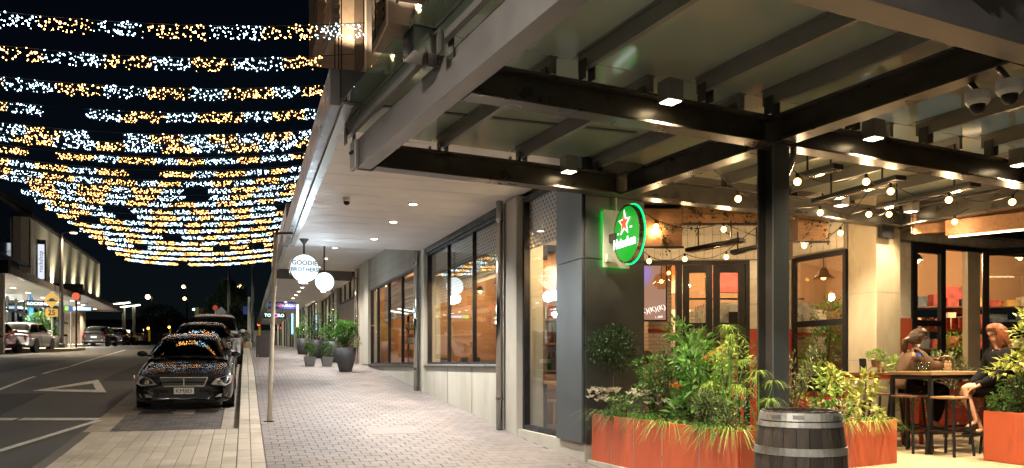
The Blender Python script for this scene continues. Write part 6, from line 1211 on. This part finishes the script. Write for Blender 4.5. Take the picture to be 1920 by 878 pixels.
    for _ in range(150):
        b_ = random.uniform(0, 6.283); a0 = random.uniform(.1, .5); pts = []
        for k in range(6):
            a = a0 + (1.75 - a0) * k / 5; v = upv * math.cos(a) + (fc * math.cos(b_) + sdv * math.sin(b_)) * math.sin(a)
            if v.dot(fc) > .5 and v.dot(upv) < .5: break
            pts.append(hd + upv * .018 - fc * .014 + v * (.111 + random.uniform(0, .006)))
        if len(pts) == 6: pts += [pts[-1] - upv * ln_ * random.uniform(.6, 1.1) + rv() * .012]
        if len(pts) > 2: hs_.tube(pts, [.0045] * (len(pts) - 1) + [.0015], 4)
    obj('hair_strands', hs_, hair, t, kind='stuff')
    if hairkind == 'tail': obj('ponytail', MB().tube([hd - fc * .10 + upv * .02, hd - fc * .15 - upv * .03, hd - fc * .13 - upv * .14, hd - fc * .10 - upv * .2], [.035, .045, .035, .012], 10), hair, t, smooth=True)
    for s in (-1, 1):
        obj('eye', MB().ball(hd + fc * .078 + sdv * s * .032 + upv * .012, .010, 8, 6), m_eye, t); obj('pupil', MB().ball(hd + fc * .087 + sdv * s * .032 + upv * .012, .006, 6, 5), m_black, t); obj('eyebrow', MB().bar(hd + fc * .082 + sdv * s * .018 + upv * .034, hd + fc * .076 + sdv * s * .048 + upv * .032, .008, .006), hair, t); obj('ear', MB().ball(hd + sdv * s * .082 - upv * .008 - fc * .005, .022, 8, 6, (.5, .8, 1.2)), m_skin, t)
    obj('lips', MB().ball(hd + fc * .074 - upv * .052, .019, 8, 5, (1, 1, .35)), mat('lips_' + hairkind, (.42, .10, .08), .5, var=0), t)
    return t
A2, B2 = Vector((Aw.x, Aw.y, 0)), Vector((Bw.x, Bw.y, 0)); U = Vector((0, 0, 1)); SEAT = FLOOR + .74
# guest in brown: sits behind the table facing right, forearms on the table top
o1 = Vector((W1P.x, W1P.y, SEAT)); tt = 1.05 - .74
f1 = (A2 * .8 - B2 * .6).normalized(); s1 = Vector((f1.y, -f1.x, 0))
J1 = dict(pelvis=U * .10, chest=U * .40 + f1 * .06, neck=U * .56 + f1 * .11, head=U * .70 + f1 * .15)
for s, k in (('l', -1), ('r', 1)):
    J1['shoulder_' + s] = U * .50 + f1 * .08 + s1 * k * .19; J1['elbow_' + s] = U * (tt + .04) + f1 * .22 + s1 * k * .26; J1['wrist_' + s] = U * (tt + .05 + .07 * (k < 0)) + f1 * .40 + s1 * k * .06; J1['hand_' + s] = U * (tt + .05 + .12 * (k < 0)) + f1 * .47 - s1 * k * .02
    J1['hip_' + s] = U * .09 + s1 * k * .09 + f1 * .05; J1['knee_' + s] = U * .06 + f1 * .44 + s1 * k * .09; J1['ankle_' + s] = U * (-.40) + f1 * .30 + s1 * k * .08; J1['toe_' + s] = U * (-.44) + f1 * .45 + s1 * k * .09
person('person in brown jumper and black trousers leaning on the bar table', o1, J1, m_brown, m_blk, m_hairb, 'tail', f1 + U * .02)
# guest in black: right end of the table, turned to the left, hand on knee, legs crossed
o2 = Vector((W2P.x, W2P.y, SEAT)); f2 = (-A2 * .85 + B2 * .5).normalized(); s2 = Vector((f2.y, -f2.x, 0))
J2 = dict(pelvis=U * .10, chest=U * .42 + f2 * .03, neck=U * .58 + f2 * .06, head=U * .72 + f2 * .09)
for s, k in (('l', -1), ('r', 1)):
    J2['shoulder_' + s] = U * .52 + f2 * .04 + s2 * k * .18; J2['elbow_' + s] = U * .27 + f2 * .12 + s2 * k * .22; J2['wrist_' + s] = U * .13 + f2 * .32 + s2 * k * .10; J2['hand_' + s] = U * .08 + f2 * .39 + s2 * k * .05
    J2['hip_' + s] = U * .09 + s2 * k * .09 + f2 * .05; J2['knee_' + s] = U * (.10 if k < 0 else .05) + f2 * .44 - s2 * k * (.02 if k < 0 else -.06); J2['ankle_' + s] = U * (-.30 if k < 0 else -.40) + f2 * (.33 if k < 0 else .24) + s2 * k * .02; J2['toe_' + s] = U * (-.38 if k < 0 else -.45) + f2 * .44 + s2 * k * .02
person('person with red hair in black dress seated at the right of the bar table', o2, J2, m_blk, m_blk, m_hairr, 'bob', f2, bare_legs=True)
# guest seen from behind inside the restaurant
q = px(1213, 700, 13.4); o3 = Vector((q.x, q.y, FLOOR + .46)); f3 = Vector((-.3, .95, 0)).normalized(); s3 = Vector((f3.y, -f3.x, 0)); J3 = dict(pelvis=U * .10, chest=U * .40, neck=U * .57 + f3 * .03, head=U * .71 + f3 * .05)
for s, k in (('l', -1), ('r', 1)): J3['shoulder_' + s] = U * .50 + s3 * k * .17; J3['elbow_' + s] = U * .26 + f3 * .12 + s3 * k * .24; J3['wrist_' + s] = U * .25 + f3 * .36 + s3 * k * .12; J3['hand_' + s] = U * .25 + f3 * .44 + s3 * k * .1; J3['hip_' + s] = U * .09 + s3 * k * .09; J3['knee_' + s] = U * .05 + f3 * .44 + s3 * k * .1; J3['ankle_' + s] = U * -.36 + f3 * .4 + s3 * k * .1; J3['toe_' + s] = U * -.42 + f3 * .56 + s3 * k * .1
person('person in peach top seen from behind at the left opening', o3, J3, mat('peach_cloth', (.55, .24, .12), .85), m_blk, m_hairb, 'short', f3)
chair((q.x, q.y, FLOOR), math.atan2(f3.y, f3.x) + R(90), 'timber chair under the person in the peach top', m_wood)
# things on the bar table
ZTB = FLOOR + 1.05
def on_table(a, b): p = Vector((tc_.x, tc_.y, 0)) + A2 * a + B2 * b; return Vector((p.x, p.y, ZTB))
p = on_table(.10, .25); t = thing('water_bottle', 'clear glass water bottle with blue label on the bar table', 'bottle', p); obj('body', MB().lathe([(.038, 0), (.042, .01), (.042, .16), (.03, .22), (.014, .27), (.014, .33)], 18), m_drink, t, smooth=True); obj('label', MB().lathe([(.0345, .2), (.026, .232)], 18, caps=False), mat('blue_label', (.05, .1, .5), .5, var=0), t); obj('cap', MB().lathe([(.016, .33), (.016, .35)], 12), m_plate, t); obj('water', MB().lathe([(.036, .008), (.039, .10), (.003, .101)], 16), glass('water', (.85, .9, .9), .1, .5), t)
for k, (a, b, lab) in enumerate(((.22, .20, 'drinking glass right of the water bottle'), (.02, .2, 'drinking glass left of the water bottle'), (.42, .42, 'small pale tumbler near the middle of the bar table'))): t = thing('drinking_glass', lab, 'glass', on_table(a, b)); obj('tumbler', MB().lathe([(.028, 0), (.036, .12), (.033, .12), (.026, .008)], 16, caps=False), m_drink, t, smooth=True); obj('water', MB().lathe([(.025, .006), (.030, .07), (.003, .071)], 14), m_drink, t)
for k, a in enumerate((.72, .79)): t = thing('pepper_mill', ['left timber pepper mill on the bar table', 'right timber pepper mill on the bar table'][k], 'mill', on_table(a, .3)); obj('body', MB().lathe([(.026, 0), (.028, .03), (.018, .06), (.027, .09), (.022, .105)], 14), m_tabt, t, smooth=True); obj('knob', MB().ball((0, 0, .12), .02, 10, 6), m_tabt, t)
t = thing('menu_sheet', 'white menu sheet lying on the bar table', 'menu', on_table(.5, .15) + Vector((0, 0, .003)), CO.a + .2); obj('sheet', MB().b2(-.1, .1, -.14, .14, 0, .004), m_plate, t); obj('clip', MB().b2(-.03, .03, .12, .14, .004, .012), m_chrome, t)
q = pt(1618, 11.35); t = thing('menu_stand', 'small dark menu stand on the red-legged table', 'menu', (q.x, q.y, FLOOR + 1.03)); obj('board', MB().box((0, 0, .1), (.10, .012, .19), rx=R(-8)), m_black, t); obj('foot', MB().b2(-.05, .05, -.03, .03, 0, .012), m_woodd, t)
for k in (0, 1): q = pt(1648 + k * 8, 11.2); t = thing('pepper_mill', ['left small mill beside the herb pot', 'right small mill beside the herb pot'][k], 'mill', (q.x, q.y, FLOOR + 1.03)); obj('body', MB().lathe([(.022, 0), (.016, .05), (.024, .08), (.015, .1)], 12), m_tabt, t, smooth=True); obj('knob', MB().ball((0, 0, .11), .016, 8, 6), m_tabt, t)
# ---- wine barrel
bz = -.372; bp = px(1500, 683, 6.46); gz = GXY(bp.x, bp.y); HBR = bz - gz; bt = thing('wine_barrel', 'dark weathered wine barrel with grey metal hoops at the planter corner', 'barrel', (bp.x, bp.y, gz)); m_stave = mat('weathered_stave', (.035, .027, .021), .75, var=.4, scale=5, stretch=(4, 4, .5), bump=.5, bscale=25, island=.5, stain=(.085, .06, .04), sscale=3); m_hoop = mat('galvanised_hoop', (.30, .30, .28), .5, metal=.75, var=.25, scale=6, stain=(.2, .13, .07), sscale=4)
def br_(z): return .302 + .062 * (1 - ((z - HBR / 2) / (HBR / 2)) ** 2)
NS = 22
for k in range(NS):
    m = MB(); rows = []; rj = random.uniform(-.002, .003)
    for i in range(13):
        z = HBR * i / 12; rows.append([((br_(z) + rj - (.003 if f in (0, 1) else 0)) * math.cos(2 * math.pi * (k + .02 + .96 * f) / NS), (br_(z) + rj - (.003 if f in (0, 1) else 0)) * math.sin(2 * math.pi * (k + .02 + .96 * f) / NS), z + (random.uniform(-.003, .003) if i == 12 else 0)) for f in (0, .5, 1)])
    m.grid(rows); m.grid([[(x * .92, y * .92, z) for x, y, z in r][::-1] for r in rows]); m.grid([rows[-1], [(x * .92, y * .92, z) for x, y, z in rows[-1]]]); obj('stave', m, m_stave, bt, smooth=True)
obj('head', MB().lathe([(.003, HBR - .045), (.285, HBR - .045)], 30, caps=False), m_stave, bt); obj('core', MB().lathe([(.27, .02), (.33, HBR / 2), (.27, HBR - .05)], 30), m_trim, bt)
for z0, z1 in ((HBR - .075, HBR - .012), (HBR - .125, HBR - .085), (HBR - .345, HBR - .285), (.3, .36), (.1, .16), (.01, .07)): obj('hoop', MB().lathe([(br_(z0) - .01, z0), (br_(z0) + .007, z0), (br_(z1) + .007, z1), (br_(z1) - .01, z1)], 48, caps=False), m_hoop, bt, smooth=False)
for a in (-150, -118, -62, -30): a_ = R(a) + .1; z_ = HBR - .042; obj('hoop_tab', MB().box((br_(z_) * 1.03 * math.cos(a_), br_(z_) * 1.03 * math.sin(a_), z_), (.006, .08, .03), a_), m_hoop, bt)
# ================================================================ FAIRY LIGHT STRANDS ACROSS THE STREET
e_fw = emis('fairy_warm', (1, .47, .125), 15); e_fc = emis('fairy_cool', (.58, .82, 1), 12)
hs = [630, 570, 514, 469, 429, 411, 387, 363, 345, 331, 318, 306, 292, 280, 268, 255, 243, 232, 222, 212, 202, 192]
ico = MB().ball((0, 0, 0), 1, 5, 3); iv = [Vector(v) for v in ico.v]; octa = MB().add([(1, 0, 0), (-1, 0, 0), (0, 1, 0), (0, -1, 0), (0, 0, 1), (0, 0, -1)], [(0, 2, 4), (2, 1, 4), (1, 3, 4), (3, 0, 4), (2, 0, 5), (1, 2, 5), (3, 1, 5), (0, 3, 5)]); iv2 = [Vector(v) for v in octa.v]
for i, h in enumerate(hs):
    s = 10.
    for _ in range(60):       # solve for the street distance at which the strand hangs at this apparent height
        K = 4.25 + .032 * (s - 10); Y = F * K / h; s = .6 * s + .4 * (Y * .948 + .319 * .31 * Y)
    K = 4.25 + .032 * (s - 10); tr, tl = 1.5, -5.6
    def at(f): t = tr + (tl - tr) * f; p = S(t, s); return Vector((p.x, p.y, K + .15 - 1.08 * f * (1 - f) - .31 * f))
    st = thing('fairy_light_strand', 'string of white and amber fairy lights across the street, %s' % (['nearest, topmost in the photo', 'second from the top', 'third from the top', 'fourth from the top', 'fifth from the top', 'sixth from the top', 'seventh from the top', 'eighth from the top', 'ninth from the top', 'tenth from the top', 'eleventh from the top', 'twelfth from the top', 'tenth from the bottom', 'ninth from the bottom', 'eighth from the bottom', 'seventh from the bottom', 'sixth from the bottom', 'fifth from the bottom', 'fourth from the bottom', 'third from the bottom', 'second from the bottom', 'farthest and lowest in the photo'][i]), 'fairy lights', at(0), 0, 'fairy light strands over the street')
    obj('wire', MB().tube([at(k / 24) - at(0) + Vector((0, 0, .09)) for k in range(25)], .005, 4), m_black, st)
    warm, cool = MB(), MB(); f = .0; k = random.randint(0, 1); r0 = .0084 + .00024 * max(0, Y - 12); seg = .085; nb = 60 if i < 8 else 52
    while f < 1:
        f2 = min(1, f + seg * random.uniform(.75, 1.2)); off = random.random() < (.03 if i in (0, 3) else .10); m = cool if k % 2 else warm
        for _ in range(int(nb * (f2 - f) / seg) if not off else 0):
            q = at(random.uniform(f, f2)) - at(0) + Vector((random.uniform(-.03, .03), random.uniform(-.05, .05), random.uniform(-.085, .085) * (1 if i < 6 else .7))); rr_ = r0 * random.choice((.5, .6, .75, 1, 1.25)); n = len(m.v); m.v += [tuple(v * rr_ + q) for v in (iv if i < 6 else iv2)]; m.f += [tuple(j + n for j in fc_) for fc_ in (ico.f if i < 6 else octa.f)]
        f = f2; k += 1
    for nm, m, mt in (('warm_bulbs', warm, e_fw), ('cool_bulbs', cool, e_fc)):
        if m.v: obj(nm, m, mt, st, kind='stuff')
